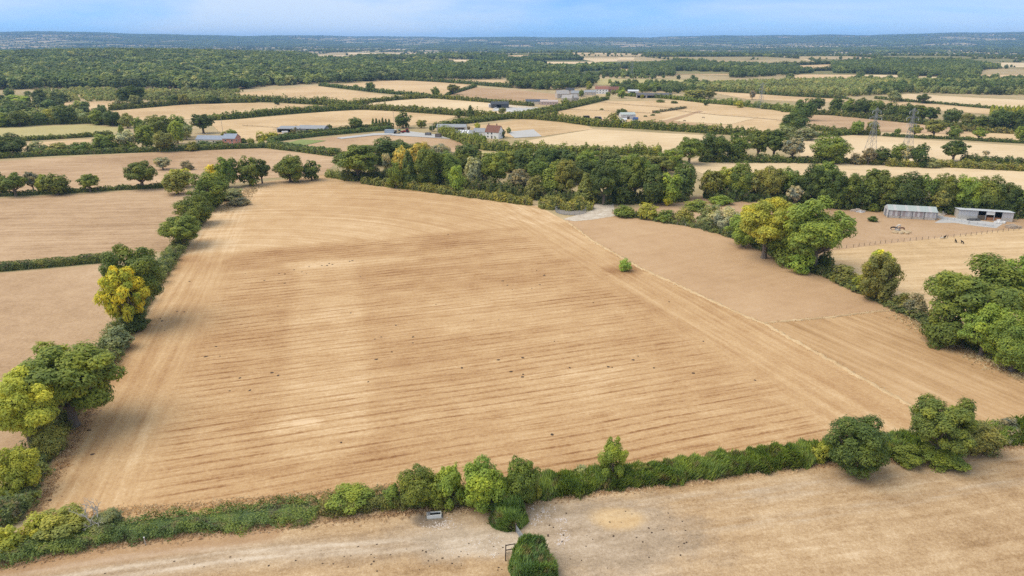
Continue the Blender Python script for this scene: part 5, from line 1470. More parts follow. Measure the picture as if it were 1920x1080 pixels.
# arena barn, navy shed, pinkish range
building('black_barn', 'black-roofed barn at the left end of the white arena', 938, 203, 18, 11, 4.2, 2.2, math.radians(8), PM('dark_cladding', (.08, .085, .09)), BLACKR, 'barn', open_front=[(-4, 1, 3.4)])
building('grey_box_shed', 'small pale grey shed left of the black barn', 924, 202, 8, 6, 3.2, .6, math.radians(6), PM('pale_cladding', (.5, .51, .52)), PM('pale_roof', (.55, .56, .57)), 'shed')
building('navy_barn', 'long dark navy-roofed shed beside the village lane', 1006, 196, 24, 9, 3.2, 2.0, math.radians(-2), CREAM, NAVY, 'barn', wins=[('f', x, 1.6, .9, .8) for x in (-8, -3, 3, 8)])
building('pinkish_range', 'pinkish low range with small dark windows right of the navy shed', 1029, 197, 19, 7, 3.6, 1.6, math.radians(-8), PM('pinkish_render', (.52, .38, .33)), PM('pinkish_roof', (.46, .37, .33)), 'house', wins=[('f', x, 2, .9, 1) for x in (-7, -4, -1, 2, 5, 8)])
VG = 'stone houses of the far village'
for u, v, L, D, wh, rh, rz, rf, lab in ((1056, 184, 15, 10, 5, 4, 12, PALER, 'pale stone house nearest the left of the far village'), (1062, 191, 12, 9, 4, 3.5, -20, PALER, 'pale low stone house in front of the village, behind a green tree'),
                                        (1078, 190, 11, 9, 4, 3.5, 30, PALER, 'pale stone cottage right of the green village tree'), (1083, 181, 17, 9, 4, 3, -6, GREYR, 'long grey-roofed village range behind the cottage'),
                                        (1069, 176, 11, 8, 4.5, 3, 0, BLACKR, 'black-roofed shed at the back of the far village'), (1106, 179, 14, 8, 4, 2.5, -12, GREYR, 'grey-roofed village range left of the white house')):
    building('village_house', lab, u, v, L, D, wh, rh, math.radians(rz), STONE, rf, 'house', VG, wins=[('f', -3, 2, 1, 1), ('f', 3, 2, 1, 1), ('r', D / 2, 2, 1, 1)], chimneys=[(-L / 2 + 1, D / 2, wh + rh)])
building('white_house', 'tall white house with red tiled roof in the far village', 1128, 176, 17, 9, 6, 3.4, math.radians(-6), WHT, REDT, 'house', VG, wins=[('f', x, z, 1.1, 1.2) for x in (-6, -2, 2, 6) for z in (1.6, 4.4)], chimneys=[(-7, 4.5, 9.4), (7, 4.5, 9.4)])
building('brick_house', 'brown brick house right of the white village house', 1151, 175, 15, 9, 5, 3.4, math.radians(4), PM('red_brown_brick', (.27, .16, .12)), TILE, 'house', VG, wins=[('f', x, 3, 1.1, 1.2) for x in (-4, 0, 4)], chimneys=[(-6, 4.5, 8.4)])
building('pale_shed', 'pale grey shed between the round lime tree and the long stable', 1187, 176, 14, 8, 3.6, 1.4, math.radians(-10), PM('pale_cladding', (.5, .51, .52)), PM('pale_roof', (.55, .56, .57)), 'shed', open_front=[(-4, 3, 2.6)])
building('long_stable', 'long dark-roofed open stable at the right end of the village', 1226, 184, 42, 9, 4.0, 1.8, math.radians(-7), PM('grey_block', (.36, .33, .31)), PM('dark_grey_roof', (.12, .115, .12), .7, .2, .6), 'stable', open_front=[(-20, -10, 3), (-8, 2, 3), (4, 12, 3), (14, 20, 3)], mono=False)
building('paddock_shed', 'pale green-grey shed on the village paddock', 1178, 224, 13, 8, 4.2, 1.6, math.radians(8), PM('pale_cladding', (.5, .51, .52)), PM('sage_roof', (.40, .43, .40)), 'shed', doors=[('f', 0, 1.3, 2.2, 2.6)])
building('paddock_shed', 'small white stable block in front of the sage-roofed shed', 1168, 230, 6, 4, 2.6, .8, math.radians(-6), WHT, PM('pale_roof', (.55, .56, .57)), 'shed')

# the two tin barns: cladding sheets and roof sheets one by one
def tin_barn():
    p = P(1709, 410.5)
    t = thing('tin_barn', 'long closed barn of grey corrugated sheets with greenish roof and pale strips', 'barn', p, math.radians(-15))
    L, D, hw, hr = 17.4, 6.4, 3.2, 1.35
    lo = MB(); lo.box(0, .12, .45, L, .24, .9); lo.box(0, D - .12, .45, L, .24, .9); lo.box(-L/2 + .12, D/2, .45, .24, D - .48, .9); lo.box(L/2 - .12, D/2, .45, .24, D - .48, .9)
    lo.build('base_wall', PM('concrete_block', (.47, .44, .39), .95, .25, 2), t)
    n = 20; w = L / n
    cols = [corrugated('tin_cladding', (.32, .31, .33), (.48, .47, .48)), corrugated('tin_cladding_pale', (.44, .44, .45), (.60, .60, .60)), corrugated('tin_cladding_rust', (.27, .22, .22), (.37, .33, .34))]
    ms = []
    for c in cols:
        m = MB(); m.box(0, 0, 0, w - .03, .05, hw - .9); ms.append(m.mesh('cladding_sheet', c))
    for k in range(n):
        for y in (-.02 + .004 * (k % 2), D + .02):
            obj('cladding_sheet', ms[(k * 7 + k // 3) % 3 if (k % 5) else 1], t, (-L/2 + w * (k + .5), y, .9 + (hw - .9) / 2))
    for sx in (-1, 1):
        g = MB(); x = sx * (L/2 - .04)
        i = len(g.v); g.v += [(x, .05, .9), (x, D - .05, .9), (x, D - .05, hw), (x, D/2, hw + hr), (x, .05, hw), (x + .05*sx, .05, .9), (x + .05*sx, D - .05, .9), (x + .05*sx, D - .05, hw), (x + .05*sx, D/2, hw + hr), (x + .05*sx, .05, hw)]
        g.f += [(0, 1, 2, 3, 4), (9, 8, 7, 6, 5)] + [(k, 5 + k, 5 + (k + 1) % 5, (k + 1) % 5) for k in range(5)]
        g.build('gable', cols[1], t)
    dr = MB(); dr.box(-L/2 - .06, D * .5, 1.55, .08, 2.6, 2.9); dr.build('door', PM('barn_door', (.22, .23, .25)), t)
    po = MB(); po.box(0, 0, 0, .16, .16, hw); pm = po.mesh('post', PM('dark_post', (.12, .12, .12)))
    for k in range(5): obj('post', pm, t, (-L/2 + .3 + k * (L - .6) / 4, -.14, hw / 2))
    rm = [corrugated('green_tin_roof', (.30, .34, .32), (.40, .43, .405)), PM('pale_roof_strip', (.43, .42, .405), .8, .12, 2)]
    n = 17; w = L / n + .01
    def rmesh(mat):
        m = MB(); a = .35
        m.hexa([(-w/2, 0, 0), (w/2 - .02, 0, 0), (w/2 - .02, D/2 + a, hr + a * hr / (D/2)), (-w/2, D/2 + a, hr + a * hr / (D/2))], [(-w/2, 0, .06), (w/2 - .02, 0, .06), (w/2 - .02, D/2 + a, hr + .06 + a * hr / (D/2)), (-w/2, D/2 + a, hr + .06 + a * hr / (D/2))])
        return m.mesh('roof_sheet', mat)
    A = [rmesh(m) for m in rm]
    for k in range(n):
        pale = k in (2, 6, 10, 14)
        o = obj('rooflight' if pale else 'roof_sheet', A[1 if pale else 0], t, (-L/2 + L / n * (k + .5), -.35, hw - .35 * hr / (D/2) + (.01 if pale else 0)))
        o2 = obj('rooflight' if pale else 'roof_sheet', A[1 if pale else 0], t, (-L/2 + L / n * (k + .5), D + .35, hw - .35 * hr / (D/2) + (.01 if pale else 0)))
        o2.rotation_euler = (0, 0, math.pi)
    return t
tin_barn()

def open_tin_barn():
    p = P(1846, 413)
    t = thing('tin_barn', 'open-fronted mono-pitch tin barn with white sheet over one bay, right edge', 'barn', p, math.radians(-18))
    L, D, hw, hb = 18.4, 5.6, 3.6, 3.1
    pale, grey = corrugated('barn_sheet', (.40, .39, .39), (.54, .53, .53)), corrugated('barn_roof_sheet', (.47, .49, .51), (.60, .62, .63))
    w = .95
    m = MB(); m.box(0, 0, 0, w - .03, .05, hw - 1.4); sm = m.mesh('cladding_sheet', pale)
    for x in [-L/2 + w * (k + .5) for k in range(7)] + [L/2 - w * (k + .5) for k in range(4)]:
        obj('cladding_sheet', sm, t, (x, 0, 1.4 + (hw - 1.4) / 2))
    b = MB(); b.box(-L/2 + w * 3.5, .08, .7, w * 7, .2, 1.4); b.box(L/2 - w * 2, .08, .7, w * 4, .2, 1.4); b.box(0, D - .1, hb / 2, L, .2, hb)
    b.box(-L/2 + .08, D/2, hb / 2, .16, D - .5, hb); b.box(L/2 - .08, D/2, hb / 2, .16, D - .5, hb)
    b.build('wall', PM('concrete_block', (.47, .44, .39), .95, .25, 2), t)
    po = MB(); po.box(0, 0, 0, .2, .2, hw); pm = po.mesh('post', PM('grey_post', (.4, .4, .4)))
    for x in (-2.85, .1, 2.9, 5.7): obj('post', pm, t, (x, .02, hw / 2))
    i = MB(); i.box(0, D - .35, hb * .48, L - .8, .08, hb * .92); i.box(0, D/2, .04, L - .6, D - .8, .08); i.build('shade_sheet', M_INNER_SHADE, t)  # dark back sheet and floor, the barn's inner shade put into colour
    wb = MB(); wb.box(1.5, -.06, 3.0, 2.6, .06, 1.5); wb.build('hung_sheet', M_WHITE, t)
    sl = MB()
    for k in range(4): sl.box(-1.4, -.05, .45 + k * .42, 2.7, .06, .16)
    sl.build('gate', PM('gate_timber', (.30, .24, .17), .9, .3, 3), t)
    st = MB(); st.box(3.2, 1.5, .55, 5.0, 2.2, 1.0); st.build('straw_bedding', PM('reddish_straw', (.38, .19, .10), .95, .3, 2), t)
    n = 12; ww = (L + .5) / n
    m = MB(); m.hexa([(-ww/2, -.5, hw + .06), (ww/2 - .03, -.5, hw + .06), (ww/2 - .03, D + .2, hb + .02), (-ww/2, D + .2, hb + .02)], [(-ww/2, -.5, hw + .12), (ww/2 - .03, -.5, hw + .12), (ww/2 - .03, D + .2, hb + .08), (-ww/2, D + .2, hb + .08)])
    rs = m.mesh('roof_sheet', grey)
    for k in range(n): obj('roof_sheet', rs, t, (-L/2 - .25 + ww * (k + .5), 0, .004 * (k % 2)))
    return t
open_tin_barn()

# concrete yard walls in front of the barns
def yard_wall(a, b, hgt, label, thick=.25):
    A, B = P(*a), P(*b)
    t = thing('yard_wall', label, 'wall', A)
    d = B - A; L = math.hypot(d.x, d.y); n = max(2, int(L / 2.4)); ang = math.atan2(d.y, d.x)
    m = MB(); m.box(0, 0, hgt / 2, L / n - .06, thick, hgt); pn = m.mesh('panel', PM('concrete_panel', (.5, .5, .49), .9, .15, 2))
    q = MB(); q.box(0, 0, (hgt + .3) / 2, .14, .3, hgt + .3); pm = q.mesh('post', PM('grey_post', (.4, .4, .4)))
    for k in range(n):
        o = obj('panel', pn, t, (math.cos(ang) * L * (k + .5) / n, math.sin(ang) * L * (k + .5) / n, 0)); o.rotation_euler = (0, 0, ang)
    for k in range(n + 1):
        o = obj('post', pm, t, (math.cos(ang) * L * k / n, math.sin(ang) * L * k / n, 0)); o.rotation_euler = (0, 0, ang)
    return t
yard_wall((1776, 412), (1816, 419), .9, 'low concrete wall on the left of the open barn yard')
yard_wall((1817, 420), (1862, 426), .9, 'low concrete wall in front of the open barn')
yard_wall((1757, 409), (1776, 412), 1.0, 'short concrete wall between the two tin barns')

# ------------------------------------------------------------------ pylons
def pylon(u, v, hgt, label, rz):
    p = P(u, v)
    t = thing('pylon', label, 'pylon', p, rz, 'power line pylons')
    b, w, top = 2.7, .75, hgt
    zw = hgt * .62
    def corner(sx, sy, z):
        k = b + (w - b) * (z / zw) if z < zw else w + (.35 - w) * ((z - zw) / (top - zw))
        return Vector((sx * k, sy * k, z))
    for sx, sy in ((-1, -1), (1, -1), (1, 1), (-1, 1)):
        m = MB(); m.bar(corner(sx, sy, 0), corner(sx, sy, zw), .15, .12); m.bar(corner(sx, sy, zw), corner(sx, sy, top), .12, .09); m.build('leg', M_STEEL, t)
    m = MB()
    zs = [0, hgt * .14, hgt * .27, hgt * .38, hgt * .47, hgt * .55, hgt * .62, hgt * .69, hgt * .76, hgt * .83, hgt * .91, hgt]
    cs = ((-1, -1), (1, -1), (1, 1), (-1, 1))
    for z0, z1 in zip(zs, zs[1:]):
        for k in range(4):
            a, c = cs[k], cs[(k + 1) % 4]
            m.bar(corner(*a, z0), corner(*c, z1), .055); m.bar(corner(*c, z0), corner(*a, z1), .055)
            m.bar(corner(*a, z1), corner(*c, z1), .055)
    tag(m.build('bracing', M_STEEL, t), kind='stuff')
    for z, half in ((hgt * .93, 2.7), (hgt * .79, 3.9), (hgt * .66, 3.1)):
        m = MB()
        for s in (-1, 1):
            tip = Vector((s * half, 0, z))
            for sy in (-1, 1):
                m.bar(corner(s, sy, z - .1), tip, .13, .1); m.bar(corner(s, sy, z + 1.0), tip, .12, .09)
            m.bar(Vector((s * half * .5, .2, z)), Vector((s * half * .5, -.2, z + .5)), .07)
        m.build('cross_arm', M_STEEL, t)
        for s in (-1, 1):
            q = MB(); q.bar((s * half, 0, z), (s * half, 0, z - 1.7), .20, .16); q.build('insulator', PM('insulator_glass', (.55, .57, .58), .3, .1, 3, .5), t)
    return t
pylon(1631, 288, 27.5, 'grey lattice pylon with legs behind scrub, left one of the near pair', math.radians(8))
pylon(1699, 289, 27.5, 'grey lattice pylon right of its twin behind the hedge trees', math.radians(8))
pylon(1425, 204, 26, 'small lattice pylon standing in scrub left of the dark belt', math.radians(20))
pylon(1184, 147, 30, 'faint distant pylon before the valley wood above the village', math.radians(20))

# ------------------------------------------------------------------ fences, pen, gate, trough
def post_fence(px, spacing, hgt, label, rails=0, mat=None, wire=2, thick=.1):
    mat = mat or M_WOODP
    pts = [P(u, v) for u, v in px]
    t = thing('post_fence' if not rails else 'rail_fence', label, 'fence', pts[0])
    o = pts[0]
    pos = []
    for a, b in zip(pts, pts[1:]):
        n = max(1, round((b - a).length / spacing))
        pos += [a.lerp(b, k / n) for k in range(n)]
    pos.append(pts[-1])
    m = MB(); m.box(0, 0, hgt / 2 - .05, .11, .11, hgt + .1); pm = m.mesh('post', mat)
    for q in pos:
        c = obj('post', pm, t, q - o); c.rotation_euler = (random.gauss(0, .03), random.gauss(0, .03), random.random())
    if rails:
        for a, b in zip(pos, pos[1:]):
            for k in range(rails):
                z = hgt * (.35 + .58 * k / max(1, rails - 1))
                r = MB(); r.bar(a - o + Vector((0, 0, z)), b - o + Vector((0, 0, z)), thick); r.build('rail', mat, t)
    else:
        r = MB()
        for a, b in zip(pos, pos[1:]):
            for k in range(wire):
                z = hgt * (.4 + .5 * k / max(1, wire - 1)); r.bar(a - o + Vector((0, 0, z)), b - o + Vector((0, 0, z)), .02)
        r.build('wire', M_STEEL, t)
    return t
post_fence([(1560, 468), (1600, 464), (1660, 456), (1740, 449), (1800, 444), (1860, 437), (1920, 430), (1990, 424)], 2.6, 1.15, 'line of short fence posts below the tin barns')
post_fence([(1148, 400), (1190, 408), (1240, 417), (1300, 427), (1335, 434)], 3.2, 1.1, 'pale wire fence with posts right of the stone yard', mat=PM('pale_post', (.42, .38, .32), .9, .2, 4))
post_fence([(1112, 379), (1150, 380), (1195, 381), (1250, 380)], 3.0, 1.2, 'rail fence at the back of the stone yard under dark trees', rails=2)
post_fence([(512, 244), (560, 240), (600, 238)], 4, 1.3, 'dark rail fence above the open sheds', rails=2, mat=PM('dark_timber', (.07, .05, .04)))
post_fence([(948, 1052), (948, 1037), (965, 1034)], 1.9, 1.35, 'corner of dark wooden rails beside the lower hedge block', rails=2, mat=PM('dark_timber', (.07, .05, .04)))
post_fence([(925, 206), (940, 199), (1008, 204), (985, 213), (925, 206)], 5, 1.3, 'white rail fence around the riding arena', rails=2, mat=M_WHITE, thick=.32)
post_fence([(1108, 190), (1180, 197), (1275, 204)], 6, 1.2, 'thin dark rail fence across the upper village paddock', rails=1, mat=PM('dark_timber', (.07, .05, .04)), thick=.2)
post_fence([(1062, 206), (1130, 208), (1240, 214)], 6, 1.2, 'thin dark rail fence across the lower village paddock', rails=1, mat=PM('dark_timber', (.07, .05, .04)), thick=.2)
post_fence([(1268, 208), (1350, 217), (1420, 222), (1480, 228)], 6, 1.2, 'thin rail fence along the pale paddock plot', rails=1, mat=PM('dark_timber', (.07, .05, .04)), thick=.2)
post_fence([(455, 236), (520, 240), (600, 240), (660, 235)], 5, 1.2, 'thin dark rail fence across the big straw field', rails=1, mat=PM('dark_timber', (.07, .05, .04)), thick=.16)

def round_pen():
    c = P(1070, 397)
    t = thing('round_pen', 'round sheep pen of grey metal hurdles on the stone yard', 'pen', c)
    R, n = 6.1, 18
    w = 2 * R * math.sin(math.pi / n) - .06
    m = MB()
    for z in (.15, .45, .75, 1.05, 1.35, 1.62): m.bar((-w/2, 0, z), (w/2, 0, z), .045)
    m.bar((-w/2, 0, 0), (-w/2, 0, 1.7), .06); m.bar((w/2, 0, 0), (w/2, 0, 1.7), .06); m.bar((0, 0, .15), (0, 0, 1.62), .04)
    hm = m.mesh('hurdle', M_STEEL)
    for k in range(n):
        a = 2 * math.pi * (k + .5) / n
        o = obj('hurdle', hm, t, (R * math.cos(a), R * math.sin(a), 0)); o.rotation_euler = (0, 0, a + math.pi / 2)
    q = MB(); q.box(0, 0, 1.0, .1, .1, 2.0); pm = q.mesh('post', PM('pale_post', (.42, .38, .32), .9, .2, 4))
    for k in range(n): obj('post', pm, t, ((R + .07) * math.cos(2*math.pi*k/n), (R + .07) * math.sin(2*math.pi*k/n), 0))
    f = MB(); f.poly([(5.9 * math.cos(2*math.pi*k/32), 5.9 * math.sin(2*math.pi*k/32), .07) for k in range(32)])
    f.build('sand_floor', PM('grey_sand', (.25, .215, .175), .95, .12, .8), t)
    return t
round_pen()

def field_gate():
    a, b = P(968, 999), P(981, 1018)
    d = b - a; L = math.hypot(d.x, d.y); ang = math.atan2(d.y, d.x)
    t = thing('field_gate', 'galvanised metal field gate between the two reedy hedge blocks', 'gate', a, ang)
    for k in range(7):
        m = MB(); m.bar((0, 0, .2 + .17 * k), (L, 0, .2 + .17 * k), .05); m.build('bar', M_STEEL, t)
    for x in (0, L):
        m = MB(); m.bar((x, 0, .15), (x, 0, 1.28), .06); m.build('stile', M_STEEL, t)
    m = MB(); m.bar((0, 0, .2), (L * .5, 0, 1.2), .05); m.bar((L * .5, 0, .2), (L * .5, 0, 1.22), .05); m.build('brace', M_STEEL, t)
    for x in (-.2, L + .2):
        m = MB(); m.box(x, 0, .75, .18, .18, 1.5); m.build('post', M_WOODP, t)
field_gate()

def trough():
    t = thing('water_trough', 'pale rectangular water trough at the foot of the near hedge', 'trough', P(814, 969), math.radians(8))
    m = MB(); L, D, h, w = 2.1, .85, .6, .09
    m.box(0, -D/2 + w/2, h/2, L, w, h); m.box(0, D/2 - w/2, h/2, L, w, h); m.box(-L/2 + w/2, 0, h/2, w, D - 2*w, h); m.box(L/2 - w/2, 0, h/2, w, D - 2*w, h); m.box(0, 0, .06, L - 2*w, D - 2*w, .1)
    m.build('body', PM('trough_concrete', (.70, .69, .63), .8, .1, 3), t)
    q = MB(); q.box(0, 0, h - .16, L - 2*w - .01, D - 2*w - .01, .02); q.build('water', PM('dark_water', (.015, .018, .02), .08, .1, 1, .5), t)
    b = MB(); b.box(-L/2 + .28, 0, h + .03, .42, D - .04, .05); b.build('ballcock_cover', PM('dark_cover', (.2, .2, .2)), t)
    s = MB(); s.box(-.0, 0, -.06, L + .5, D + .6, .2); s.build('plinth', PM('muddy_concrete', (.2, .17, .13), .95, .3, 2), t)
trough()
mk = thing('marker_post', 'thin pale post at the front edge of the near hedge', 'post', P(273, 1022))
m = MB(); m.box(0, 0, .6, .1, .1, 1.3); m.build('stake', PM('pale_post', (.42, .38, .32), .9, .2, 4), mk)
m = MB(); m.box(0, 0, 1.28, .14, .14, .08); m.build('cap', M_WHITE, mk)

# ------------------------------------------------------------------ ponies and small animals (one skin each)
def animal(u, v, L, hgt, rz, col, label, cat='pony', graze=True, legs=None, name='pony', group=None):
    """quadruped grown over a skeleton; faces +x"""
    p = P(u, v)
    b = hgt * .70; hip, sh = -L * .32, L * .30
    J = [((hip, 0, b + .02 * hgt), .19 * hgt), ((-.02 * L, 0, b), .215 * hgt), ((sh, 0, b + .02 * hgt), .185 * hgt)]
    E = [(0, 1), (1, 2)]
    def add(par, pos, r):
        J.append((pos, r)); E.append((par, len(J) - 1)); return len(J) - 1
    n1 = add(2, (sh + .17 * L, 0, b + (.10 if not graze else -.06) * hgt), .115 * hgt)
    n2 = add(n1, (sh + .29 * L, 0, b + (.30 if not graze else -.36) * hgt), .08 * hgt)
    hd = add(n2, (sh + .40 * L, 0, b + (.24 if not graze else -.58) * hgt), .055 * hgt)
    for s in (-1, 1):
        y = .10 * hgt * s
        k = add(0, (hip - .03 * L, y, b * .62), .085 * hgt); k2 = add(k, (hip - .10 * L, y, b * .34), .045 * hgt); add(k2, (hip - .07 * L, y, .02), .04 * hgt)
        k = add(2, (sh + .01 * L, y, b * .55), .07 * hgt); k2 = add(k, (sh + .02 * L, y, b * .30), .042 * hgt); add(k2, (sh + .02 * L, y, .02), .04 * hgt)
        e = add(n2, (sh + .27 * L, .05 * hgt * s, b + (.41 if not graze else -.27) * hgt), .022 * hgt)
    tl = add(0, (hip - .12 * L, 0, b - .02 * hgt), .035 * hgt); add(tl, (hip - .16 * L, 0, b * .45), .03 * hgt)
    me = bpy.data.meshes.new('body'); me.from_pydata([j[0] for j in J], E, [])
    t = thing(name, label, cat, p, rz, group)
    o = obj('body', me, t)
    sk = o.modifiers.new('skin', 'SKIN'); sk.use_smooth_shade = True
    for vtx, (q, r) in zip(me.skin_vertices[0].data, J): vtx.radius = (r, r)
    me.skin_vertices[0].data[0].use_root = True
    o.modifiers.new('sub', 'SUBSURF').levels = 1; o.modifiers['sub'].render_levels = 1
    me.materials.append(PM('coat', col, .8, .15, 3))
    if not graze or True:
        m = MB()
        mz = [(sh + .05 * L, 0, b + .20 * hgt), (sh + .18 * L, 0, b + (.24 if not graze else .07) * hgt), (sh + .27 * L, 0, b + (.40 if not graze else -.22) * hgt)]
        m.tube(mz, [.03 * hgt, .04 * hgt, .03 * hgt], 5)
        m.build('mane', PM('mane_hair', tuple(c * .5 for c in col)), t)
    if legs:
        m = MB()
        for s in (-1, 1):
            for x in (hip - .08 * L, sh + .02 * L): m.tube([(x, .10 * hgt * s, 0), (x, .10 * hgt * s, b * .30)], [.052 * hgt, .05 * hgt], 6)
        m.build('white_sock', M_WHITE, t)
    return t
PG = 'ponies around the hay feeder'
animal(1675, 431, 2.3, 1.45, math.radians(-14), (.022, .014, .011), 'black pony with white socks left of the grey feeder', group=PG, legs=True)
animal(1690.5, 432, 2.1, 1.4, math.radians(176), (.12, .042, .02), 'chestnut brown pony right of the grey feeder', group=PG)
animal(1685, 427, 1.9, 1.4, math.radians(200), (.66, .62, .55), 'white pony half hidden behind the chestnut pony', group=PG)
SG = 'small dark animals by the post fence'
animal(1771, 447, 1.5, 1.1, math.radians(35), (.02, .018, .016), 'black foal beside the fence line, nearest the white lump', 'foal', False, name='foal', group=SG)
animal(1766, 448, 1.3, .8, math.radians(190), (.62, .58, .5), 'white animal lying low beside the black foal', 'foal', True, name='foal', group=SG)
animal(1791.5, 455, 1.3, 1.15, math.radians(80), (.02, .016, .014), 'dark animal seen end-on below the fence, left of two', 'foal', False, name='foal', group=SG)
animal(1804, 457, 1.3, 1.1, math.radians(100), (.022, .017, .015), 'dark animal seen end-on below the fence, right of two', 'foal', False, name='foal', group=SG)
hg = 'ponies in the village paddocks'
animal(1283, 228, 2.3, 1.5, math.radians(10), (.05, .035, .03), 'dark pony on the pale village paddock plot, left of two', group=hg)
animal(1319, 222, 2.2, 1.5, math.radians(160), (.05, .035, .03), 'dark pony on the pale village paddock plot, right of two', group=hg)

def feeder():
    t = thing('hay_feeder', 'grey hay feeder between the ponies', 'feeder', P(1682.5, 433), .2)
    m = MB()
    for k in range(12):
        a = k * math.pi / 6; m.bar((.85 * math.cos(a), .85 * math.sin(a), 0), (.85 * math.cos(a), .85 * math.sin(a), 1.0), .05)
    for z in (.1, .5, 1.0):
        for k in range(12):
            a, c = k * math.pi / 6, (k + 1) * math.pi / 6; m.bar((.85 * math.cos(a), .85 * math.sin(a), z), (.85 * math.cos(c), .85 * math.sin(c), z), .05)
    m.build('ring', M_STEEL, t)
    m = MB(); m.tube([(0, 0, .02), (0, 0, .4), (.05, 0, .7)], [.7, .62, .25], 9); m.build('hay', PM('hay', (.42, .40, .36), .95, .2, 4), t)
feeder()

# ------------------------------------------------------------------ vehicles, trailers, odds and ends
def car(u, v, rz, col, label, name='parked_car', L=4.3, Wd=1.75, hgt=1.5, van=False, group=None, cat='car'):
    t = thing(name, label, cat, P(u, v), rz, group)
    def loft(prof, w, nm, mat):
        m = MB(); n = len(prof); i = 0
        m.v = [(x, -w/2, z) for x, z in prof] + [(x, w/2, z) for x, z in prof]
        m.f = [tuple(range(n)), tuple(range(2*n - 1, n - 1, -1))] + [(k, n + k, n + (k + 1) % n, (k + 1) % n) for k in range(n)]
        return m.build(nm, mat, t)
    paint = PM('car_paint', col, .35, .03, 1, .5)
    if van:
        loft([(-L/2, .35), (L/2, .35), (L/2, .95), (L/2 - .5, 1.15), (L/2 - 1.0, hgt * .92), (L/2 - 1.4, hgt), (-L/2, hgt)], Wd, 'body', paint)
        loft([(L/2 - .98, 1.2), (L/2 - .48, 1.2), (L/2 - .93, hgt * .88), (L/2 - 1.25, hgt * .9)], Wd + .03, 'window', M_GLASS)
    else:
        loft([(-L/2, .32), (L/2, .32), (L/2, .75), (L/2 - .15, .85), (L/2 - 1.15, .95), (-L/2 + .15, .98), (-L/2, .8)], Wd, 'body', paint)
        loft([(-L/2 + .25, .96), (L/2 - 1.2, .96), (L/2 - 1.75, hgt - .05), (L/2 - 2.2, hgt), (-L/2 + .8, hgt), (-L/2 + .45, hgt - .1)], Wd * .86, 'cabin', paint)
        loft([(-L/2 + .5, 1.0), (L/2 - 1.3, 1.0), (L/2 - 1.78, hgt - .12), (-L/2 + .75, hgt - .12)], Wd * .86 + .03, 'window', M_GLASS)
    w = MB(); w.tube([(0, -.1, 0), (0, .1, 0)], [.32, .32], 10); w.v = [(x, y, z) for x, y, z in w.v]
    wm = w.mesh('wheel', PM('tyre', (.02, .02, .02)))
    for x in (-L/2 + .8, L/2 - .8):
        for y in (-Wd/2 + .08, Wd/2 - .08): obj('wheel', wm, t, (x, y, .32))
    return t
VC = 'cars parked in a row at the village'
for u, v, col, lab in ((1262, 183.5, (.7, .7, .7), 'white car leftmost in the row beside the long stable'), (1270, 184, (.10, .12, .18), 'dark blue car second in the row beside the stable'), (1277, 184.5, (.35, .38, .42), 'silver car in the middle of the row beside the stable'),
                       (1284, 185, (.72, .72, .72), 'white car second from the right end of the row beside the stable'), (1291, 185.5, (.6, .61, .6), 'pale car at the right end of the row beside the stable')):
    car(u, v, math.radians(75), col, lab, group=VC)
car(1100, 223, math.radians(10), (.012, .013, .015), 'black van on the village paddock, left one', 'parked_van', 6.5, 2.3, 2.9, True, 'vehicles on the village paddock', 'van')
car(1122, 224.5, math.radians(-15), (.018, .02, .024), 'black van on the village paddock, right one', 'parked_van', 6.5, 2.3, 2.7, True, 'vehicles on the village paddock', 'van')
car(1134, 228, math.radians(160), (.55, .08, .04), 'red car beside the yellowing paddock tree', group='vehicles on the village paddock')
car(1191, 225, math.radians(170), (.06, .13, .35), 'blue van beside the sage-roofed paddock shed', 'parked_van', 5.2, 2.1, 2.4, True, 'vehicles on the village paddock', 'van')
car(1191, 230, math.radians(10), (.72, .72, .72), 'white van in front of the blue van at the paddock shed', 'parked_van', 5.6, 2.1, 2.2, True, 'vehicles on the village paddock', 'van')
car(536, 252, math.radians(20), (.72, .72, .70), 'white van in front of the low open sheds', 'parked_van', 5.5, 2.1, 2.4, True, None, 'van')
car(845, 250, math.radians(15), (.74, .74, .72), 'white van inside the big open barn', 'parked_van', 4.8, 1.9, 2.1, True, None, 'van')
car(498, 273, math.radians(20), (.72, .72, .70), 'white car on the road left of the lane bend', group=None)
car(486, 274, math.radians(10), (.5, .5, .5), 'silver car on the road behind the hedge', group=None)

def container(u, v, rz, col, label, L=6, W=2.4, h=2.5, name='container', cat='container'):
    t = thing(name, label, cat, P(u, v), rz)
    m = MB(); m.box(0, 0, h / 2 + .12, L - .12, W - .12, h - .1); m.build('body', corrugated('container_side', tuple(c * .85 for c in col), col), t)
    f = MB()
    for x in (-L/2, L/2):
        for y in (-W/2, W/2): f.box(x, y, h / 2 + .1, .14, .14, h + .1)
    for z in (.1, h + .12):
        for y in (-W/2, W/2): f.box(0, y, z, L - .14, .12, .12)
    f.build('frame', PM('container_frame', tuple(c * .7 for c in col)), t)
    d = MB(); d.box(L/2 + .02, W * .22, h / 2 + .1, .06, W * .42, h - .3); d.box(L/2 + .02, -W * .22, h / 2 + .1, .06, W * .42, h - .3); d.build('door', PM('container_door', tuple(c * .8 for c in col)), t)
    return t
container(733, 250, math.radians(-4), (.38, .44, .50), 'blue-grey container at the left of the farm machinery', 9, 2.6, 2.7)
container(1616, 389.5, math.radians(4), (.70, .70, .68), 'white box trailer beside the round green bush', 3.8, 2.2, 2.3, 'box_trailer', 'trailer')
container(598, 246, math.radians(-8), (.62, .61, .58), 'whitish caravan-like box right of the open sheds', 7, 2.4, 2.5, 'caravan', 'caravan')
container(573, 247, math.radians(-8), (.55, .55, .54), 'pale trailer in front of the second open shed', 5, 2.2, 2.2, 'box_trailer', 'trailer')
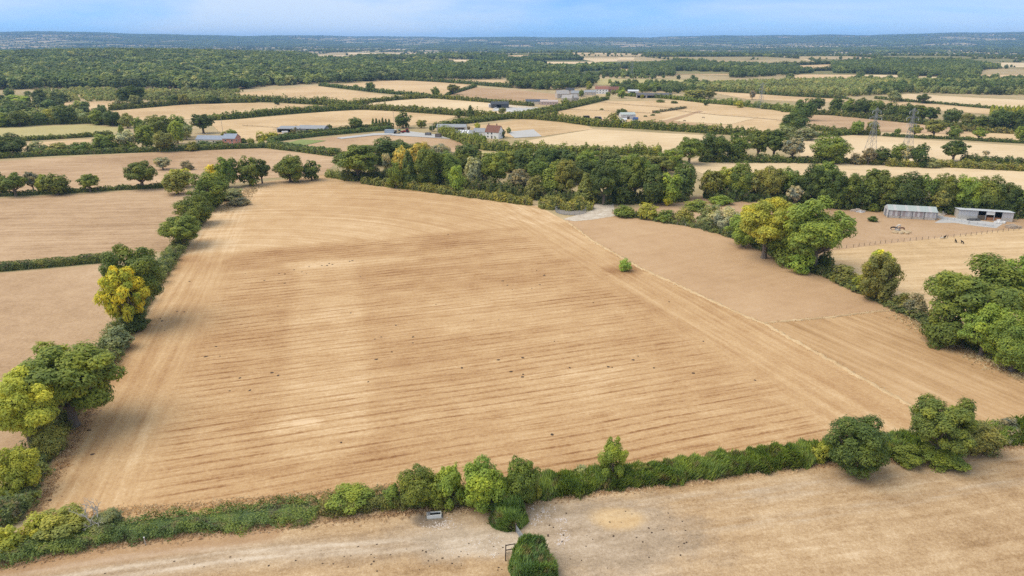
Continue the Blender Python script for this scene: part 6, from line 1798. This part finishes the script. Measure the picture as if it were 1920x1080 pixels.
container(822, 258, math.radians(-12), (.16, .14, .13), 'dark stack of pallets left of the stable range', 4, 2.4, 2.6, 'pallet_stack', 'pallets')
container(803, 254, math.radians(-12), (.18, .17, .16), 'dark crate left of the pallet stack', 4, 2.4, 2.0, 'crate', 'crate')

def machine(u, v, rz, col, label, roof=None, L=5.0):
    """farm machine: chassis, cab, bonnet, wheels"""
    t = thing('farm_machine', label, 'tractor', P(u, v), rz, 'machines in the farm yard')
    m = MB(); m.box(0, 0, 1.0, L * .9, 1.1, .6); m.box(L * .28, 0, 1.5, L * .4, .9, .6); m.build('bonnet', PM('machine_paint', col, .5, .1, 1, .4), t)
    c = MB(); c.box(-L * .15, 0, 2.05, 1.6, 1.5, 1.5); c.build('cab', M_GLASS, t)
    r = MB(); r.box(-L * .15, 0, 2.88, 1.8, 1.7, .14); r.build('cab_roof', PM('machine_roof', roof or col, .5, .1), t)
    for x, rad in ((-L * .28, .85), (L * .36, .6)):
        for y in (-.85, .85):
            w = MB(); w.tube([(0, -.22, 0), (0, .22, 0)], [rad, rad], 12); w.build('wheel', PM('tyre', (.02, .02, .02)), t).location = (x, y, rad)
    return t
machine(751, 250, .3, (.30, .02, .02), 'dark red tractor in the middle of the farm yard machines', (.05, .25, .16))
machine(762, 249, 2.7, (.33, .03, .02), 'red machine at the right end of the farm yard row')
machine(744, 251, .1, (.60, .44, .2), 'sand yellow loader beside the blue-grey container')

def heap(u, v, wd, hgt, col, label, name='rubble_heap', cat='heap', n=26, rz=0.0, asp=.5):
    t = thing(name, label, cat, P(u, v), rz)
    m = MB(); r = random.Random(int(u * 7 + v))
    for k in range(n):
        a, q = r.random() * 6.28, r.random() ** .6
        s = wd * (.07 + .10 * r.random())
        m.box(math.cos(a) * q * wd / 2, math.sin(a) * q * wd / 2 * asp, hgt * (1 - q) * r.random() + s * .3, s * 1.6, s, s * .8, r.random() * 3)
    m.tube([(0, 0, -.02), (0, 0, hgt * .5), (0, 0, hgt * .8)], [wd * .42 * asp ** .5, wd * .25 * asp ** .5, wd * .06], 8)
    tag(m.build('pieces', PM(name, col, .95, .35, 2), t), kind='stuff')
    return t
heap(1600, 384, 7, .9, (.55, .54, .52), 'pale heap of sheets left of the white box trailer')
heap(1606, 396, 6, .8, (.44, .36, .29), 'low tan rubble heap below the white box trailer')
heap(1613, 398, 3, .8, (.5, .5, .5), 'grey scrap right of the tan rubble heap')
heap(1752, 406, 6, 1.1, (.52, .45, .37), 'pinkish rubble heap between the two tin barns', asp=.7)
heap(1762, 401, 5, 1.4, (.46, .41, .34), 'pale sand heap behind the short concrete wall', asp=.8)
heap(1826, 413, 4.5, .8, (.10, .10, .10), 'dark scrap on the yard of the open barn')
heap(1873, 418, 5, 1.0, (.60, .58, .55), 'white rubble at the right end of the open barn yard')
heap(1900, 427, 6, .9, (.36, .29, .22), 'flat pile of boards right of the open barn yard')
heap(1915, 688, 3, .6, (.45, .42, .40), 'pale rubble at the right edge below the big trees')
heap(1783, 621, 4, .5, (.25, .19, .13), 'brown brush pile below the largest right tree', 'brush_heap')
heap(1178, 406, 2.4, .4, (.5, .5, .5), 'pale feed troughs beside the wire fence near the stone yard')
heap(1740, 404, 4, .5, (.5, .47, .42), 'pale slabs along the foot of the closed tin barn', asp=.25)
heap(1690, 437, 6, .06, (.50, .38, .23), 'thin spread of pale hay around the ponies', 'hay_litter', 'hay', 30)

tb = thing('tub', 'white tub lying in the dark nettle patch', 'tub', P(1635, 412), .6)
m = MB(); m.tube([(-.9, 0, .5), (.0, 0, .55), (.9, 0, .5)], [.45, .5, .45], 10); m.build('shell', M_WHITE, tb)
m = MB(); m.tube([(.9, 0, .5), (.96, 0, .5)], [.36, .34], 10); m.build('opening', M_INNER_SHADE, tb)  # dark disc painting the shade of the tub's hollow

# telegraph poles
for u, v, hp, lab in ((418, 250, 30, 'thin pale pole in the straw field above the pink house'), (557, 256, 22, 'thin pole at the hedge beside the open sheds'), (811, 248, 16, 'pale pole left of the big open barn'), (739, 235, 26, 'pale pole beside the dark round tree at the lane'), (999, 212, 14, 'white post at the lane beside the arena')):
    p = P(u, v); hm = hp / ppm(p)
    t = thing('telegraph_pole', lab, 'pole', p, 0, 'poles among the farm fields')
    m = MB(); m.tube([(0, 0, 0), (0, 0, hm)], [.16, .11], 6); m.build('pole', PM('pale_post', (.42, .38, .32), .9, .2, 4), t)
    m = MB(); m.box(0, 0, hm * .93, 1.5, .1, .1); m.build('crossbar', M_WOODP, t)

# ------------------------------------------------------------------ dung, stones
def blob_mesh(seed, n=9, flat=.28):
    r = random.Random(seed); m = MB(); rings = []
    for k, (q, z) in enumerate(((1.0, 0), (.8, .6), (.35, 1.0))):
        rings.append([(q * (.8 + .4 * r.random()) * math.cos(2*math.pi*j/n), q * (.8 + .4 * r.random()) * math.sin(2*math.pi*j/n) * .75, z * flat) for j in range(n)])
    for ring in rings: m.v += ring
    for a in range(2):
        for j in range(n): m.f.append((a*n + j, a*n + (j+1) % n, (a+1)*n + (j+1) % n, (a+1)*n + j))
    m.f.append(tuple(2*n + j for j in range(n)))
    return m
DM = PM('dung', (.075, .05, .034), .95, .3, 4)
dms = [blob_mesh(s).mesh('dung_pat', DM) for s in range(4)]
def dung(u, v, s, label, group):
    o = obj('dung_pat', dms[random.randrange(4)], None, P(u, v, .02))
    o.scale = (s, s, s); o.rotation_euler = (0, 0, random.random() * 6.28)
    return tag(o, label, 'dung', group)
MF = [(866, 690), (958, 697), (980, 707), (1068, 689), (981, 702), (934, 675), (980, 671), (1197, 668), (1141, 688), (521, 704), (509, 699), (774, 632), (773, 643), (704, 636), (715, 632), (734, 660), (705, 674), (521, 574), (658, 587), (935, 600), (942, 527), (1020, 515), (953, 535), (961, 543), (817, 571), (676, 519), (660, 489), (623, 496), (614, 498), (604, 498), (655, 490),
      (495, 526), (523, 513), (534, 531), (534, 514), (566, 510), (575, 513), (550, 506), (580, 500), (604, 498), (617, 494), (1188, 675), (1148, 689), (1226, 690), (1415, 713), (1318, 640), (997, 541), (1012, 534), (1020, 517), (1006, 507), (1112, 568), (1254, 566), (1069, 690),
      (332, 584), (346, 585), (300, 597), (304, 602), (308, 620), (245, 652), (405, 650), (389, 668), (413, 668), (386, 669), (450, 709), (432, 733), (468, 732), (460, 513), (356, 528), (167, 807), (173, 852), (93, 938), (742, 610), (888, 600), (690, 716), (1040, 640), (1300, 700), (640, 830), (1035, 815), (840, 440)]
for u, v in MF: dung(u + random.gauss(0, .5), v, .20 + .22 * random.random(), 'small dark dung pat lying on the mown field', 'dung pats on the mown field')
r5 = random.Random(5)
BL = [(1012 + 280 * r5.random(), 958 + 118 * r5.random() * (.4 + .6 * r5.random())) for _ in range(44)]
BL2 = [(560 + 390 * r5.random(), 982 + 90 * r5.random()) for _ in range(72)] + [(60 + 500 * r5.random(), 1040 + 38 * r5.random()) for _ in range(16)] + [(332, 1037), (346, 1035), (362, 1032), (410, 1032), (78, 1069)]
for u, v in BL: dung(u, v, .07 + .13 * r5.random(), 'small dark dung pat on the grey trampled ground right of the gate', 'dung pats right of the gate')
for u, v in BL2:
    if v > 1054 - u * .085 + 26: dung(u, v, .06 + .13 * r5.random(), 'small dark dung pat on the bare pasture left of the gate', 'dung pats left of the gate')

def stones(cs, n, col, label, s0=.05, s1=.16):
    m = MB(); r = random.Random(n)
    for k in range(n):
        u, v, ru, rv = cs[r.randrange(len(cs))]
        p = P(u + r.gauss(0, ru), v + r.gauss(0, rv)); s = s0 + (s1 - s0) * r.random() ** 2
        i = len(m.v); a0 = r.random() * 6
        ring = [(p.x + s * math.cos(a0 + 1.256 * j) * (.7 + .5 * r.random()), p.y + s * math.sin(a0 + 1.256 * j) * (.7 + .5 * r.random()), p.z + .01) for j in range(5)]
        m.v += ring + [(p.x + .35 * (x - p.x), p.y + .35 * (y - p.y), p.z + s * .7) for x, y, z in ring]
        m.f += [(i+j, i+(j+1) % 5, i+5+(j+1) % 5, i+5+j) for j in range(5)] + [tuple(i+5+j for j in range(5))]
    o = m.build('stones', PM('flint_stones', col, .85, .2, 5), None)
    return tag(o, label, 'stones', kind='stuff')
stones([(1005, 962, 14, 9), (1000, 975, 12, 8), (1020, 958, 12, 6), (1058, 1005, 7, 10), (1050, 1015, 6, 6), (1048, 975, 8, 3)], 420, (.60, .52, .46), 'white flint stones scattered right of the gate')
stones([(838, 985, 12, 4), (825, 984, 9, 3), (815, 988, 14, 5), (842, 978, 7, 5)], 300, (.60, .52, .45), 'pale stones spread in front of the water trough', .04, .12)
stones([(880, 1022, 30, 6), (930, 1012, 22, 5), (850, 1035, 30, 5), (925, 1040, 6, 3)], 380, (.62, .55, .47), 'pale stones on the track towards the gate', .03, .11)
stones([(300, 1060, 160, 12), (1300, 1020, 220, 40), (700, 1050, 150, 15)], 500, (.50, .42, .34), 'small pale stones on the near pasture', .03, .08)

# ------------------------------------------------------------------ haze
hz = MB(); hz.box(0, 0, 138, 49900, 49900, 310)
hme = hz.mesh('haze', M_WHITE); hme.materials.clear()
g = bpy.data.materials.new('haze'); g.use_nodes = True
g.node_tree.nodes.clear()
ho = g.node_tree.nodes.new('ShaderNodeOutputMaterial'); hv = g.node_tree.nodes.new('ShaderNodeVolumePrincipled')
hv.inputs['Color'].default_value = (.30, .56, 1.0, 1)
hv.inputs['Density'].default_value = 6.2e-5
hv.inputs['Anisotropy'].default_value = 0.0
g.node_tree.links.new(hv.outputs[0], ho.inputs['Volume'])
hme.materials.append(g)
tag(obj('haze', hme), 'pale blue summer haze over the whole countryside', 'haze', kind='stuff')
